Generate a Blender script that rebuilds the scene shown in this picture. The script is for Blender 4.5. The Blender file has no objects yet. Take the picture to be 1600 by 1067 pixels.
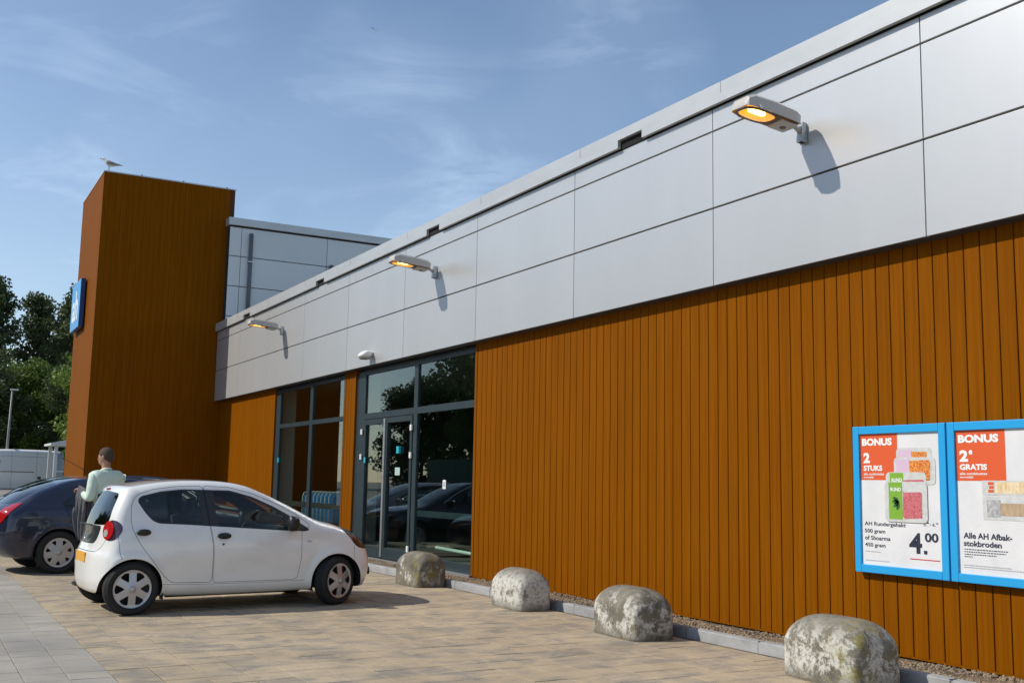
import bpy, bmesh, math, random
import numpy as np
from mathutils import Vector, Matrix
from mathutils.geometry import delaunay_2d_cdt
sc = bpy.context.scene
COL = sc.collection
R = math.radians
rnd = random.Random(7)

# ---------------------------------------------------------------- camera, sky, sun, exposure
CAM_H = 1.46
def cam_basis():
    yaw, pit, rol = R(60.990), R(7.514), R(1.090)
    F = Vector((-math.sin(yaw)*math.cos(pit), math.cos(yaw)*math.cos(pit), math.sin(pit)))
    r0 = Vector((math.cos(yaw), math.sin(yaw), 0)); u0 = r0.cross(F)
    c, s = math.cos(rol), math.sin(rol)
    return c*r0+s*u0, -s*r0+c*u0, F
cr, cu, cF = cam_basis()
cam_d = bpy.data.cameras.new('camera'); cam = bpy.data.objects.new('camera', cam_d); COL.objects.link(cam)
m = Matrix((cr, cu, -cF)).transposed().to_4x4(); m.translation = (0, 0, CAM_H); cam.matrix_world = m
cam_d.lens = 36*1683.56/1600; cam_d.sensor_width = 36; cam_d.clip_end = 3000; cam_d.clip_start = 0.05
sc.camera = cam
SUN = Vector((-0.40, -1.0, 0.92)).normalized()          # towards the sun
sun_el = math.asin(SUN.z); sun_az = math.atan2(SUN.x, SUN.y)
w = bpy.data.worlds.new('World'); sc.world = w; w.use_nodes = True
nt = w.node_tree; nt.nodes.clear()
def N(nt, t, **kw):
    n = nt.nodes.new(t)
    for k, v in kw.items():
        if k in n.inputs: n.inputs[k].default_value = v
        else: setattr(n, k, v)
    return n
out = N(nt, 'ShaderNodeOutputWorld'); bg = N(nt, 'ShaderNodeBackground', Strength=0.129)
sky = N(nt, 'ShaderNodeTexSky', sky_type='NISHITA', sun_disc=False, sun_elevation=sun_el, sun_rotation=sun_az,
        air_density=1.0, dust_density=0.12, ozone_density=1.5, altitude=0)
tc = N(nt, 'ShaderNodeTexCoord')
# thin cirrus: stretched noise over the direction of view
mp = N(nt, 'ShaderNodeMapping'); mp.inputs['Rotation'].default_value = (0.2, R(-32), R(28)); mp.inputs['Scale'].default_value = (1.5, 2.2, 7.5); mp.inputs['Location'].default_value = (7.7, 2, 3)
n1 = N(nt, 'ShaderNodeTexNoise', Scale=2.2, Detail=9.0, Roughness=0.62, Distortion=0.7)
mpb = N(nt, 'ShaderNodeMapping'); mpb.inputs['Location'].default_value = (2, 3, 7.7)
n2 = N(nt, 'ShaderNodeTexNoise', Scale=1.5, Detail=4.0, Roughness=0.55, Distortion=0.4)
r1 = N(nt, 'ShaderNodeMapRange'); r1.inputs[1].default_value = 0.50; r1.inputs[2].default_value = 0.78
r2 = N(nt, 'ShaderNodeMapRange'); r2.inputs[1].default_value = 0.42; r2.inputs[2].default_value = 0.72
mul = N(nt, 'ShaderNodeMath', operation='MULTIPLY'); veil = N(nt, 'ShaderNodeMath', operation='MULTIPLY_ADD'); veil.inputs[1].default_value = 0.22; veil.inputs[2].default_value = 0.03
add = N(nt, 'ShaderNodeMath', operation='ADD', use_clamp=True)
mul2 = N(nt, 'ShaderNodeMath', operation='MULTIPLY'); mul2.inputs[1].default_value = 0.80
mix = N(nt, 'ShaderNodeMix', data_type='RGBA'); mix.inputs['B'].default_value = (5.2, 6.5, 8.4, 1)
L = nt.links.new
L(tc.outputs['Generated'], mp.inputs['Vector']); L(mp.outputs[0], n1.inputs['Vector']); L(tc.outputs['Generated'], mpb.inputs['Vector']); L(mpb.outputs[0], n2.inputs['Vector'])
L(n1.outputs['Fac'], r1.inputs[0]); L(n2.outputs['Fac'], r2.inputs[0])
L(r1.outputs[0], mul.inputs[0]); L(r2.outputs[0], mul.inputs[1]); L(mul.outputs[0], mul2.inputs[0])
L(r2.outputs[0], veil.inputs[0]); L(mul2.outputs[0], add.inputs[0]); L(veil.outputs[0], add.inputs[1])
L(sky.outputs[0], mix.inputs['A']); L(add.outputs[0], mix.inputs['Factor'])
L(mix.outputs['Result'], bg.inputs['Color']); L(bg.outputs[0], out.inputs[0])
sd = bpy.data.lights.new('sun', 'SUN'); sd.energy = 4.0; sd.angle = R(0.55); sd.color = (1.0, 0.93, 0.82)
sun = bpy.data.objects.new('sun', sd); COL.objects.link(sun); sun.rotation_euler = (-SUN).to_track_quat('-Z', 'Y').to_euler()
sun.location = SUN*60
sc.view_settings.view_transform = 'Standard'; sc.view_settings.look = 'None'
sc.view_settings.exposure = 0.05; sc.view_settings.gamma = 1.0; sc.view_settings.use_curve_mapping = False

# ---------------------------------------------------------------- materials
def mat(name, col, rough=0.5, metal=0.0, spec=0.5, col2=None, scale=(8, 8, 8), lo=0.35, hi=0.65, detail=5, bump=0.0, bscale=60,
        rnd_amt=0.0, rough2=None, coat=0.0, emit=None, estr=0, space='pos'):
    mt = bpy.data.materials.new(name); mt.use_nodes = True; nt = mt.node_tree; L = nt.links.new
    b = nt.nodes['Principled BSDF']
    b.inputs['Roughness'].default_value = rough; b.inputs['Metallic'].default_value = metal
    b.inputs['Specular IOR Level'].default_value = spec; b.inputs['Base Color'].default_value = (*col, 1)
    b.inputs['Coat Weight'].default_value = coat; b.inputs['Coat Roughness'].default_value = 0.04
    if emit: b.inputs['Emission Color'].default_value = (*emit, 1); b.inputs['Emission Strength'].default_value = estr
    if space == 'pos': g = N(nt, 'ShaderNodeNewGeometry'); src = g.outputs['Position']
    else: g = N(nt, 'ShaderNodeTexCoord'); src = g.outputs['Object']
    last = None
    if col2:
        mp = N(nt, 'ShaderNodeMapping'); mp.inputs['Scale'].default_value = scale; L(src, mp.inputs['Vector'])
        ns = N(nt, 'ShaderNodeTexNoise', Scale=1.0, Detail=float(detail), Roughness=0.6); L(mp.outputs[0], ns.inputs['Vector'])
        mr = N(nt, 'ShaderNodeMapRange'); mr.inputs[1].default_value = lo; mr.inputs[2].default_value = hi; L(ns.outputs['Fac'], mr.inputs[0])
        mx = N(nt, 'ShaderNodeMix', data_type='RGBA'); mx.inputs['A'].default_value = (*col, 1); mx.inputs['B'].default_value = (*col2, 1)
        L(mr.outputs[0], mx.inputs['Factor']); last = mx.outputs['Result']
        if rough2 is not None:
            rr = N(nt, 'ShaderNodeMapRange'); rr.inputs[3].default_value = rough; rr.inputs[4].default_value = rough2
            L(mr.outputs[0], rr.inputs[0]); L(rr.outputs[0], b.inputs['Roughness'])
    if rnd_amt:
        oi = N(nt, 'ShaderNodeObjectInfo'); mr = N(nt, 'ShaderNodeMapRange'); mr.inputs[3].default_value = 1-rnd_amt; mr.inputs[4].default_value = 1+rnd_amt
        L(oi.outputs['Random'], mr.inputs[0]); hs = N(nt, 'ShaderNodeHueSaturation'); L(mr.outputs[0], hs.inputs['Value'])
        if last: L(last, hs.inputs['Color'])
        else: hs.inputs['Color'].default_value = (*col, 1)
        last = hs.outputs[0]
    if last: L(last, b.inputs['Base Color'])
    if bump:
        ns = N(nt, 'ShaderNodeTexNoise', Scale=float(bscale), Detail=6.0, Roughness=0.65); L(src, ns.inputs['Vector'])
        bp = N(nt, 'ShaderNodeBump', Strength=1.0, Distance=bump); L(ns.outputs['Fac'], bp.inputs['Height']); L(bp.outputs[0], b.inputs['Normal'])
    return mt
def glass(name, tint, ior=1.5, rough=0.0):
    mt = bpy.data.materials.new(name); mt.use_nodes = True; nt = mt.node_tree; nt.nodes.clear(); L = nt.links.new
    o = N(nt, 'ShaderNodeOutputMaterial'); mx = N(nt, 'ShaderNodeMixShader'); t = N(nt, 'ShaderNodeBsdfTransparent', Color=(*tint, 1))
    g = N(nt, 'ShaderNodeBsdfGlossy', Color=(1, 1, 1, 1), Roughness=rough); f = N(nt, 'ShaderNodeFresnel'); gm = N(nt, 'ShaderNodeNewGeometry'); mi = N(nt, 'ShaderNodeMapRange'); mi.inputs[3].default_value = ior; mi.inputs[4].default_value = 1/ior
    L(gm.outputs['Backfacing'], mi.inputs[0]); L(mi.outputs[0], f.inputs['IOR'])     # thin sheet: the same reflectance from both sides
    L(f.outputs[0], mx.inputs[0]); L(t.outputs[0], mx.inputs[1]); L(g.outputs[0], mx.inputs[2]); L(mx.outputs[0], o.inputs[0])
    return mt
def wood_mat(name, a, b, rough=0.42):
    mt = bpy.data.materials.new(name); mt.use_nodes = True; nt = mt.node_tree; L = nt.links.new
    p = nt.nodes['Principled BSDF']; p.inputs['Roughness'].default_value = rough; p.inputs['Specular IOR Level'].default_value = 0.035
    g = N(nt, 'ShaderNodeNewGeometry'); oi = N(nt, 'ShaderNodeObjectInfo')
    off = N(nt, 'ShaderNodeVectorMath', operation='SCALE'); off.inputs[0].default_value = (3.0, 5.0, 40.0); L(oi.outputs['Random'], off.inputs['Scale'])
    ad = N(nt, 'ShaderNodeVectorMath', operation='ADD'); L(g.outputs['Position'], ad.inputs[0]); L(off.outputs[0], ad.inputs[1])
    mp = N(nt, 'ShaderNodeMapping'); mp.inputs['Scale'].default_value = (140, 140, 1.6); L(ad.outputs[0], mp.inputs['Vector'])
    ns = N(nt, 'ShaderNodeTexNoise', Scale=1.0, Detail=4.0, Roughness=0.6, Distortion=0.25); L(mp.outputs[0], ns.inputs['Vector'])
    mp2 = N(nt, 'ShaderNodeMapping'); mp2.inputs['Scale'].default_value = (30, 30, 0.7); L(ad.outputs[0], mp2.inputs['Vector'])
    n2 = N(nt, 'ShaderNodeTexNoise', Scale=1.0, Detail=3.0); L(mp2.outputs[0], n2.inputs['Vector'])
    av = N(nt, 'ShaderNodeMath', operation='MULTIPLY_ADD'); av.inputs[1].default_value = 0.55; L(ns.outputs['Fac'], av.inputs[0])
    h = N(nt, 'ShaderNodeMath', operation='MULTIPLY'); h.inputs[1].default_value = 0.45; L(n2.outputs['Fac'], h.inputs[0]); L(h.outputs[0], av.inputs[2])
    mr = N(nt, 'ShaderNodeMapRange'); mr.inputs[1].default_value = 0.38; mr.inputs[2].default_value = 0.62; L(av.outputs[0], mr.inputs[0])
    mx = N(nt, 'ShaderNodeMix', data_type='RGBA'); mx.inputs['A'].default_value = (*a, 1); mx.inputs['B'].default_value = (*b, 1); L(mr.outputs[0], mx.inputs['Factor'])
    mv = N(nt, 'ShaderNodeMapRange'); mv.inputs[3].default_value = 0.965; mv.inputs[4].default_value = 1.035; L(oi.outputs['Random'], mv.inputs[0])
    hs = N(nt, 'ShaderNodeHueSaturation'); L(mv.outputs[0], hs.inputs['Value']); L(mx.outputs['Result'], hs.inputs['Color']); L(hs.outputs[0], p.inputs['Base Color'])
    bp = N(nt, 'ShaderNodeBump', Strength=0.6, Distance=0.0006); L(ns.outputs['Fac'], bp.inputs['Height']); L(bp.outputs[0], p.inputs['Normal'])
    return mt
def sand_mat(name, sand, stone, sx, amt_lo, amt_hi, dark=0.5):
    """concrete slabs under a film of sand: world-space patches, slab to slab tone, grit"""
    mt = bpy.data.materials.new(name); mt.use_nodes = True; nt = mt.node_tree; L = nt.links.new
    p = nt.nodes['Principled BSDF']; p.inputs['Roughness'].default_value = 0.88; p.inputs['Specular IOR Level'].default_value = 0.25
    g = N(nt, 'ShaderNodeNewGeometry'); oi = N(nt, 'ShaderNodeObjectInfo')
    mp = N(nt, 'ShaderNodeMapping'); mp.inputs['Scale'].default_value = (sx[0], sx[1], 1); mp.inputs['Rotation'].default_value = (0, 0, R(6)); L(g.outputs['Position'], mp.inputs['Vector'])
    n1 = N(nt, 'ShaderNodeTexNoise', Scale=1.0, Detail=8.0, Roughness=0.68, Distortion=0.5); L(mp.outputs[0], n1.inputs['Vector'])
    n2 = N(nt, 'ShaderNodeTexNoise', Scale=55.0, Detail=5.0, Roughness=0.7); L(g.outputs['Position'], n2.inputs['Vector'])
    # per-slab value from the 0.3 m grid
    sn = N(nt, 'ShaderNodeVectorMath', operation='SNAP'); sn.inputs[1].default_value = (0.3, 0.3, 10); sh_ = N(nt, 'ShaderNodeVectorMath', operation='ADD'); sh_.inputs[1].default_value = (0.15, 0.054, 0); L(g.outputs['Position'], sh_.inputs[0]); L(sh_.outputs[0], sn.inputs[0])
    wn = N(nt, 'ShaderNodeTexWhiteNoise'); L(sn.outputs[0], wn.inputs['Vector'])
    a1 = N(nt, 'ShaderNodeMath', operation='MULTIPLY_ADD'); a1.inputs[1].default_value = 0.085; L(wn.outputs['Value'], a1.inputs[0]); L(n1.outputs['Fac'], a1.inputs[2])
    a2 = N(nt, 'ShaderNodeMath', operation='MULTIPLY_ADD'); a2.inputs[1].default_value = 0.22; L(n2.outputs['Fac'], a2.inputs[0]); L(a1.outputs[0], a2.inputs[2])
    mr = N(nt, 'ShaderNodeMapRange'); mr.inputs[1].default_value = amt_lo; mr.inputs[2].default_value = amt_hi; L(a2.outputs[0], mr.inputs[0])
    mx = N(nt, 'ShaderNodeMix', data_type='RGBA'); mx.inputs['A'].default_value = (*sand, 1); mx.inputs['B'].default_value = (*stone, 1); L(mr.outputs[0], mx.inputs['Factor'])
    n3 = N(nt, 'ShaderNodeTexNoise', Scale=1.3, Detail=4.0); L(g.outputs['Position'], n3.inputs['Vector'])
    mv = N(nt, 'ShaderNodeMapRange'); mv.inputs[1].default_value = 0.3; mv.inputs[2].default_value = 0.7; mv.inputs[3].default_value = 0.86; mv.inputs[4].default_value = 1.12; L(n3.outputs['Fac'], mv.inputs[0])
    hs = N(nt, 'ShaderNodeHueSaturation'); L(mv.outputs[0], hs.inputs['Value']); L(mx.outputs['Result'], hs.inputs['Color'])
    n4 = N(nt, 'ShaderNodeTexNoise', Scale=260.0, Detail=2.0); L(g.outputs['Position'], n4.inputs['Vector'])
    mg = N(nt, 'ShaderNodeMapRange'); mg.inputs[3].default_value = 0.78; mg.inputs[4].default_value = 1.22; L(n4.outputs['Fac'], mg.inputs[0])
    h2 = N(nt, 'ShaderNodeHueSaturation'); L(mg.outputs[0], h2.inputs['Value']); L(hs.outputs[0], h2.inputs['Color']); L(h2.outputs[0], p.inputs['Base Color'])
    bp = N(nt, 'ShaderNodeBump', Strength=0.8, Distance=0.003); L(n2.outputs['Fac'], bp.inputs['Height']); L(bp.outputs[0], p.inputs['Normal'])
    return mt

WOOD = wood_mat('golden_oak_foil', (0.172, 0.0500, 0.0004), (0.232, 0.0735, 0.0008), rough=0.6)
WOODB = mat('groove_brown', (0.085, 0.027, 0.002), 0.8)
PANEL = mat('silver_panel', (0.575, 0.583, 0.585), 0.38, metal=0.48, spec=0.5, col2=(0.55, 0.558, 0.56), scale=(1.5, 1.5, 0.35), rnd_amt=0.02, bump=0.0015, bscale=1.3)
REARP = mat('grey_blue_panel', (0.66, 0.68, 0.68), 0.45, metal=0.1, col2=(0.62, 0.64, 0.64), scale=(0.5, 0.5, 0.8), rnd_amt=0.03)
COPE = mat('coping_aluminium', (0.56, 0.575, 0.58), 0.4, metal=0.35, col2=(0.50, 0.51, 0.51), scale=(1.2, 1.2, 4))
DARKGAP = mat('dark_cavity', (0.03, 0.03, 0.032), 0.8)
PLINTH = mat('dark_plinth', (0.035, 0.037, 0.04), 0.7, col2=(0.06, 0.06, 0.06), scale=(5, 5, 20))
FRAME = mat('anthracite_frame', (0.017, 0.032, 0.038), 0.45, col2=(0.022, 0.038, 0.044), scale=(3, 3, 3))
SILVER = mat('anodised_aluminium', (0.6, 0.6, 0.6), 0.35, metal=0.8)
GLASSB = glass('shop_glass', (0.86, 0.93, 0.90), 1.42)
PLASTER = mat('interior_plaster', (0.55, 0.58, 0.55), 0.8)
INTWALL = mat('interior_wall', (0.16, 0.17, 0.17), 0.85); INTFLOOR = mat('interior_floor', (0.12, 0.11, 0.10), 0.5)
ROOFM = mat('roof_membrane', (0.12, 0.12, 0.12), 0.8)
TAN = sand_mat('sandy_slab', (0.415, 0.335, 0.228), (0.245, 0.218, 0.185), (4.2, 2.6), 0.60, 0.80)
GREY = sand_mat('grey_paver', (0.385, 0.35, 0.295), (0.29, 0.275, 0.25), (0.9, 0.9), 0.45, 0.80)
JOINT = mat('sand_joint', (0.17, 0.125, 0.08), 0.95, col2=(0.055, 0.045, 0.033), scale=(1.6, 1.6, 1.6), lo=.42, hi=.58, bump=0.004, bscale=90)
KERB = mat('kerb_concrete', (0.36, 0.365, 0.37), 0.85, col2=(0.26, 0.26, 0.26), scale=(4, 4, 9), bump=0.001, rnd_amt=0.06)
ASPH = mat('lot_asphalt', (0.20, 0.19, 0.17), 0.9, col2=(0.26, 0.245, 0.215), scale=(0.6, 0.6, 0.6), bump=0.003)
GRASS = mat('grass', (0.05, 0.085, 0.02), 0.9, col2=(0.09, 0.11, 0.03), scale=(0.8, 0.8, 0.8), bump=0.03, bscale=12)
STONE = mat('gravel', (0.34, 0.26, 0.165), 0.9, col2=(0.16, 0.12, 0.08), scale=(70, 70, 70), detail=1)
BLUE = mat('blue_frame', (0.02, 0.33, 0.68), 0.35)
PAPER = mat('poster_paper', (0.70, 0.70, 0.71), 0.5, col2=(0.64, 0.645, 0.66), scale=(5, 5, 3.2), bump=0.004, bscale=6)
INK = mat('ink_navy', (0.02, 0.025, 0.05), 0.5); INKGREY = mat('ink_grey', (0.35, 0.36, 0.38), 0.5)
ORANGE = mat('print_orange', (0.66, 0.095, 0.022), 0.5); WHITEP = mat('print_white', (0.80, 0.80, 0.80), 0.5)
GREENP = mat('print_green', (0.19, 0.38, 0.035), 0.5); PINKP = mat('print_pink', (0.62, 0.45, 0.58), 0.5)
TRAYP = mat('print_tray', (0.60, 0.61, 0.60), 0.45, col2=(0.5, 0.51, 0.5), scale=(20, 20, 20))
MEATP = mat('print_meat', (0.38, 0.05, 0.07), 0.6, col2=(0.65, 0.22, 0.24), scale=(150, 150, 150), lo=.42, hi=.6)
SHOAP = mat('print_shoarma', (0.45, 0.07, 0.02), 0.6, col2=(0.80, 0.34, 0.05), scale=(90, 90, 90), lo=.42, hi=.58)
LEAFP = mat('print_leaf', (0.02, 0.09, 0.02), 0.6); BREADP = mat('print_bread', (0.62, 0.42, 0.18), 0.6, col2=(0.75, 0.66, 0.48), scale=(40, 40, 14))
BREAD2P = mat('print_dark_bread', (0.36, 0.26, 0.16), 0.6, col2=(0.48, 0.36, 0.22), scale=(40, 40, 14)); GREYP = mat('print_grey', (0.25, 0.25, 0.26), 0.6, col2=(0.5, 0.5, 0.5), scale=(60, 60, 40))
REDLINE = mat('print_red', (0.55, 0.03, 0.03), 0.5)
LAMPGREY = mat('lamp_housing', (0.46, 0.44, 0.42), 0.5); LAMPDARK = mat('lamp_rim', (0.09, 0.085, 0.08), 0.5)
LAMPWHITE = mat('lamp_white', (0.72, 0.72, 0.70), 0.45)
GALV = mat('galvanised', (0.55, 0.57, 0.58), 0.35, metal=0.7, col2=(0.38, 0.39, 0.40), scale=(30, 30, 30))
AMBER = mat('amber_reflector', (0.8, 0.42, 0.06), 0.25, metal=0.6, emit=(1.0, 0.42, 0.04), estr=0.9)
BULB = mat('bulb', (1, .8, .4), 0.3, emit=(1.0, 0.62, 0.20), estr=6)
LENS = glass('lamp_lens', (0.92, 0.88, 0.8), 1.45); DIFF = mat('diffuser', (0.30, 0.26, 0.22), 0.5)
BLACK = mat('black_plastic', (0.012, 0.012, 0.013), 0.45); RUBBER = mat('rubber', (0.018, 0.018, 0.018), 0.8, bump=0.0008, bscale=200)

# ---------------------------------------------------------------- mesh helpers
class MB:
    def __init__(s): s.v = []; s.f = []
    def quadbox(s, P):
        n = len(s.v); s.v += [tuple(p) for p in P]
        s.f += [tuple(n+i for i in q) for q in ((0,3,2,1),(4,5,6,7),(0,1,5,4),(1,2,6,5),(2,3,7,6),(3,0,4,7))]
    def box(s, x0, x1, y0, y1, z0, z1):
        s.quadbox([(x0,y0,z0),(x1,y0,z0),(x1,y1,z0),(x0,y1,z0),(x0,y0,z1),(x1,y0,z1),(x1,y1,z1),(x0,y1,z1)]); return s
    def tube(s, pts, r, n=8, cap=True):
        pts = [Vector(p) for p in pts]; rs = r if hasattr(r, '__len__') else [r]*len(pts)
        base = len(s.v); up = None
        for i, p in enumerate(pts):
            t = (pts[min(i+1, len(pts)-1)]-pts[max(i-1, 0)]).normalized()
            if up is None: up = t.orthogonal().normalized()
            up = (up-t*up.dot(t)).normalized(); q = t.cross(up)
            for k in range(n):
                a = 2*math.pi*k/n; s.v.append(tuple(p+(up*math.cos(a)+q*math.sin(a))*rs[i]))
        for i in range(len(pts)-1):
            for k in range(n):
                a = base+i*n+k; b = base+i*n+(k+1) % n; s.f.append((a, b, b+n, a+n))
        if cap: s.f.append(tuple(base+k for k in reversed(range(n)))); s.f.append(tuple(base+(len(pts)-1)*n+k for k in range(n)))
        return s
    def lathe(s, prof, n=32, axis='y', c=(0,0,0)):
        base = len(s.v)
        for (r, h) in prof:
            for k in range(n):
                a = 2*math.pi*k/n; x, z = r*math.cos(a), r*math.sin(a)
                s.v.append((c[0]+x, c[1]+h, c[2]+z) if axis == 'y' else (c[0]+x, c[1]+z, c[2]+h))
        for i in range(len(prof)-1):
            for k in range(n):
                a = base+i*n+k; b = base+i*n+(k+1) % n; s.f.append((a, a+n, b+n, b))
        return s
    def poly(s, pts): n = len(s.v); s.v += [tuple(p) for p in pts]; s.f.append(tuple(range(n, n+len(pts)))); return s
    def prism(s, pts, d):       # closed outline pts (3D) extruded by vector d
        n = len(s.v); k = len(pts); d = Vector(d); s.v += [tuple(p) for p in pts]+[tuple(Vector(p)+d) for p in pts]
        s.f.append(tuple(range(n, n+k))); s.f.append(tuple(reversed(range(n+k, n+2*k))))
        for i in range(k): j = (i+1) % k; s.f.append((n+i, n+k+i, n+k+j, n+j))
        return s
    def mesh(s, name, m, smooth=False):
        me = bpy.data.meshes.new(name); me.from_pydata(s.v, [], s.f); me.materials.append(m)
        if smooth: me.polygons.foreach_set('use_smooth', [True]*len(me.polygons))
        me.update(); return me
    def build(s, name, m, parent=None, smooth=False, bevel=0, seg=2, fix=True):
        me = s.mesh(name, m, smooth)
        if fix or bevel:
            bm = bmesh.new(); bm.from_mesh(me)
            if bevel: bmesh.ops.bevel(bm, geom=list(bm.edges), offset=bevel, segments=seg, profile=0.6, affect='EDGES', clamp_overlap=True)
            bmesh.ops.recalc_face_normals(bm, faces=bm.faces); bm.to_mesh(me); bm.free()
        return put(name, me, parent)
def put(name, me, parent=None, loc=None):
    o = bpy.data.objects.new(name, me); COL.objects.link(o)
    if parent: o.parent = parent
    if loc is not None: o.location = loc
    return o
def empty(name, loc=(0,0,0), rz=0, parent=None):
    o = bpy.data.objects.new(name, None); COL.objects.link(o); o.location = loc; o.rotation_euler = (0, 0, rz); o.empty_display_size = 0.2
    if parent: o.parent = parent
    return o
def tag(o, label=None, cat=None, group=None, kind=None):
    if label: o['label'] = label
    if cat: o['category'] = cat
    if group: o['group'] = group
    if kind: o['kind'] = kind
    return o
def kids(o): return [c for c in bpy.data.objects if c.parent == o]
def copy_tree(o, parent=None):
    c = o.copy(); COL.objects.link(c)
    if parent: c.parent = parent
    for k in kids(o): copy_tree(k, c)
    return c
def rbox(x0, x1, y0, y1, z0, z1, name, m, parent=None, bevel=0.004, seg=2):
    return MB().box(x0, x1, y0, y1, z0, z1).build(name, m, parent, bevel=bevel, seg=seg)
def gz(y): return 0.008*max(0.0, y-1.5)     # the bays fall gently away from the building

# ---------------------------------------------------------------- ground
g = MB()
for (xa, xb) in ((-600, -70), (-70, -40), (-40, 30), (30, 400)):
    za = {-600: 0.8, -70: 0.75, -40: 0.0, 30: 0, 400: 0}
    for (ya, yb) in ((-600, 1.45), (1.45, 6.62), (6.62, 7.4), (7.4, 600)):
        f = lambda x, y: za[x] + gz(min(max(y, -9), 7.0)) - 0.035
        g.poly([(xa, ya, f(xa, ya)), (xb, ya, f(xb, ya)), (xb, yb, f(xb, yb)), (xa, yb, f(xa, yb))])
tag(g.build('ground', ASPH, fix=False), 'grey ground of the car park', kind='structure')
# slab paving in front of the store: sand-filled bed with slabs standing 4 mm proud
def bed(name, x0, x1, y0, y1, m, dz):
    b = MB(); b.poly([(x0, y0, gz(y0)+dz), (x1, y0, gz(y0)+dz), (x1, y1, gz(y1)+dz), (x0, y1, gz(y1)+dz)])
    return tag(b.build(name, m, fix=False), kind='structure')
bay = bed('parking_bay', -29.5, -3.4, 1.45, 6.62, JOINT, -0.006); bay['label'] = 'sandy slab paving of the parking bays in front of the store'
lane = bed('pavement', -45, -3.4, -4.0, 1.4495, JOINT, -0.005); lane['label'] = 'grey paver lane beside the parking bays'
def slab_mesh(name, sx, sy, m, t=0.03, bv=0.0025):
    b = MB().box(-sx/2, sx/2, -sy/2, sy/2, -t, 0); me = b.mesh(name, m)
    bm = bmesh.new(); bm.from_mesh(me); top = [e for e in bm.edges if all(v.co.z > -0.001 for v in e.verts)]
    bmesh.ops.bevel(bm, geom=top, offset=bv, segments=1, affect='EDGES'); bmesh.ops.recalc_face_normals(bm, faces=bm.faces); bm.to_mesh(me); bm.free(); return me
def pave(parent, mesh, cells, limit, fname, mm):
    cells.sort(key=lambda c: c[0]**2+c[1]**2)
    sl = 0.008
    def xf(c):
        x, y = c; s = 0.008 if y > 1.45 else 0
        M_ = Matrix.Translation((x, y, gz(y)+rnd.uniform(-0.0016, 0.0016))) @ Matrix.Rotation(s+rnd.gauss(0, 0.0022), 4, 'X') @ Matrix.Rotation(rnd.gauss(0, 0.0022), 4, 'Y') @ Matrix.Rotation(rnd.gauss(0, 0.004), 4, 'Z')
        return M_
    for c in cells[:limit]:
        o = put('slab', mesh, parent); o.matrix_local = xf(c)
    vs = np.array([v.co[:] for v in mesh.vertices]); V = []; Fc = []
    for c in cells[limit:]:
        M_ = np.array(xf(c)); b = len(V); V += [tuple(v) for v in (vs @ M_[:3, :3].T + M_[:3, 3])]
        Fc += [tuple(b+i for i in p.vertices) for p in mesh.polygons]
    me = bpy.data.meshes.new(fname); me.from_pydata(V, [], Fc); me.materials.append(mm); me.update()
    tag(put(fname, me, parent), kind='stuff')
tan_me = slab_mesh('slab', 0.2920, 0.2920, TAN, bv=.002); grey_me = slab_mesh('slab', 0.2955, 0.2955, GREY, bv=0.003)
cells = [(-3.6-0.3*i, 1.60+0.3*j) for i in range(84) for j in range(17)]
pave(bay, tan_me, cells, 300, 'far_slabs', TAN)
cells = [(-3.6-0.3*i, 1.30) for i in range(110)]
for j in range(0, 15):
    cells += [(-3.6-0.3*i+(0.15 if j % 2 else 0), 1.0-0.3*j) for i in range(110)]
pave(lane, grey_me, [c for c in cells if c[0] > -33], 290, 'far_slabs', GREY)
# kerb stones and gravel strip
kerb = bed('gravel_bed', -29.5, -3.4, 6.70, 7.33, JOINT, 0.045); kerb['label'] = 'narrow gravel strip between kerb and store wall'
kz = gz(6.62)
ks = MB().box(-0.496, 0.496, 0, 0.10, -0.05, 0.095).mesh('kerb_stone', KERB)
bm = bmesh.new(); bm.from_mesh(ks); bmesh.ops.bevel(bm, geom=[e for e in bm.edges if all(v.co.z > 0.09 for v in e.verts)], offset=0.012, segments=3, affect='EDGES'); bmesh.ops.recalc_face_normals(bm, faces=bm.faces); bm.to_mesh(ks); bm.free()
kroot = tag(empty('kerb', (-16, 6.62, kz)), 'light grey concrete kerb running along the foot of the store', kind='structure')
for i in range(26):
    o = put('kerb_stone', ks, kroot, (-3.9-i+16, rnd.uniform(-.003, .003), rnd.uniform(-.002, .002)))
V = []; Fc = []
ico = bmesh.new(); bmesh.ops.create_icosphere(ico, subdivisions=1, radius=1.0); iv = np.array([v.co[:] for v in ico.verts]); ifc = [[v.index for v in f.verts] for f in ico.faces]; ico.free()
nr = np.random.RandomState(3)
for i in range(15000):
    x = -3.4-nr.rand()**1.25*22; y = 6.72+nr.rand()*0.60; s = nr.uniform(.006, .016)
    P = iv*(s*nr.uniform(.7, 1.3, 3))*nr.uniform(.85, 1.15, (12, 1)); b = len(V)
    z = 0.087+0.012*math.sin(x*3.1)*math.sin(y*14)+0.006*nr.rand()
    P = P+np.array([x, y, z]); V += P.tolist(); Fc += [[b+k for k in f] for f in ifc]
me = bpy.data.meshes.new('gravel'); me.from_pydata(V, [], Fc); me.materials.append(STONE); me.update()
tag(put('gravel', me), 'brown and cream gravel between kerb and wall', kind='stuff')

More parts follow.
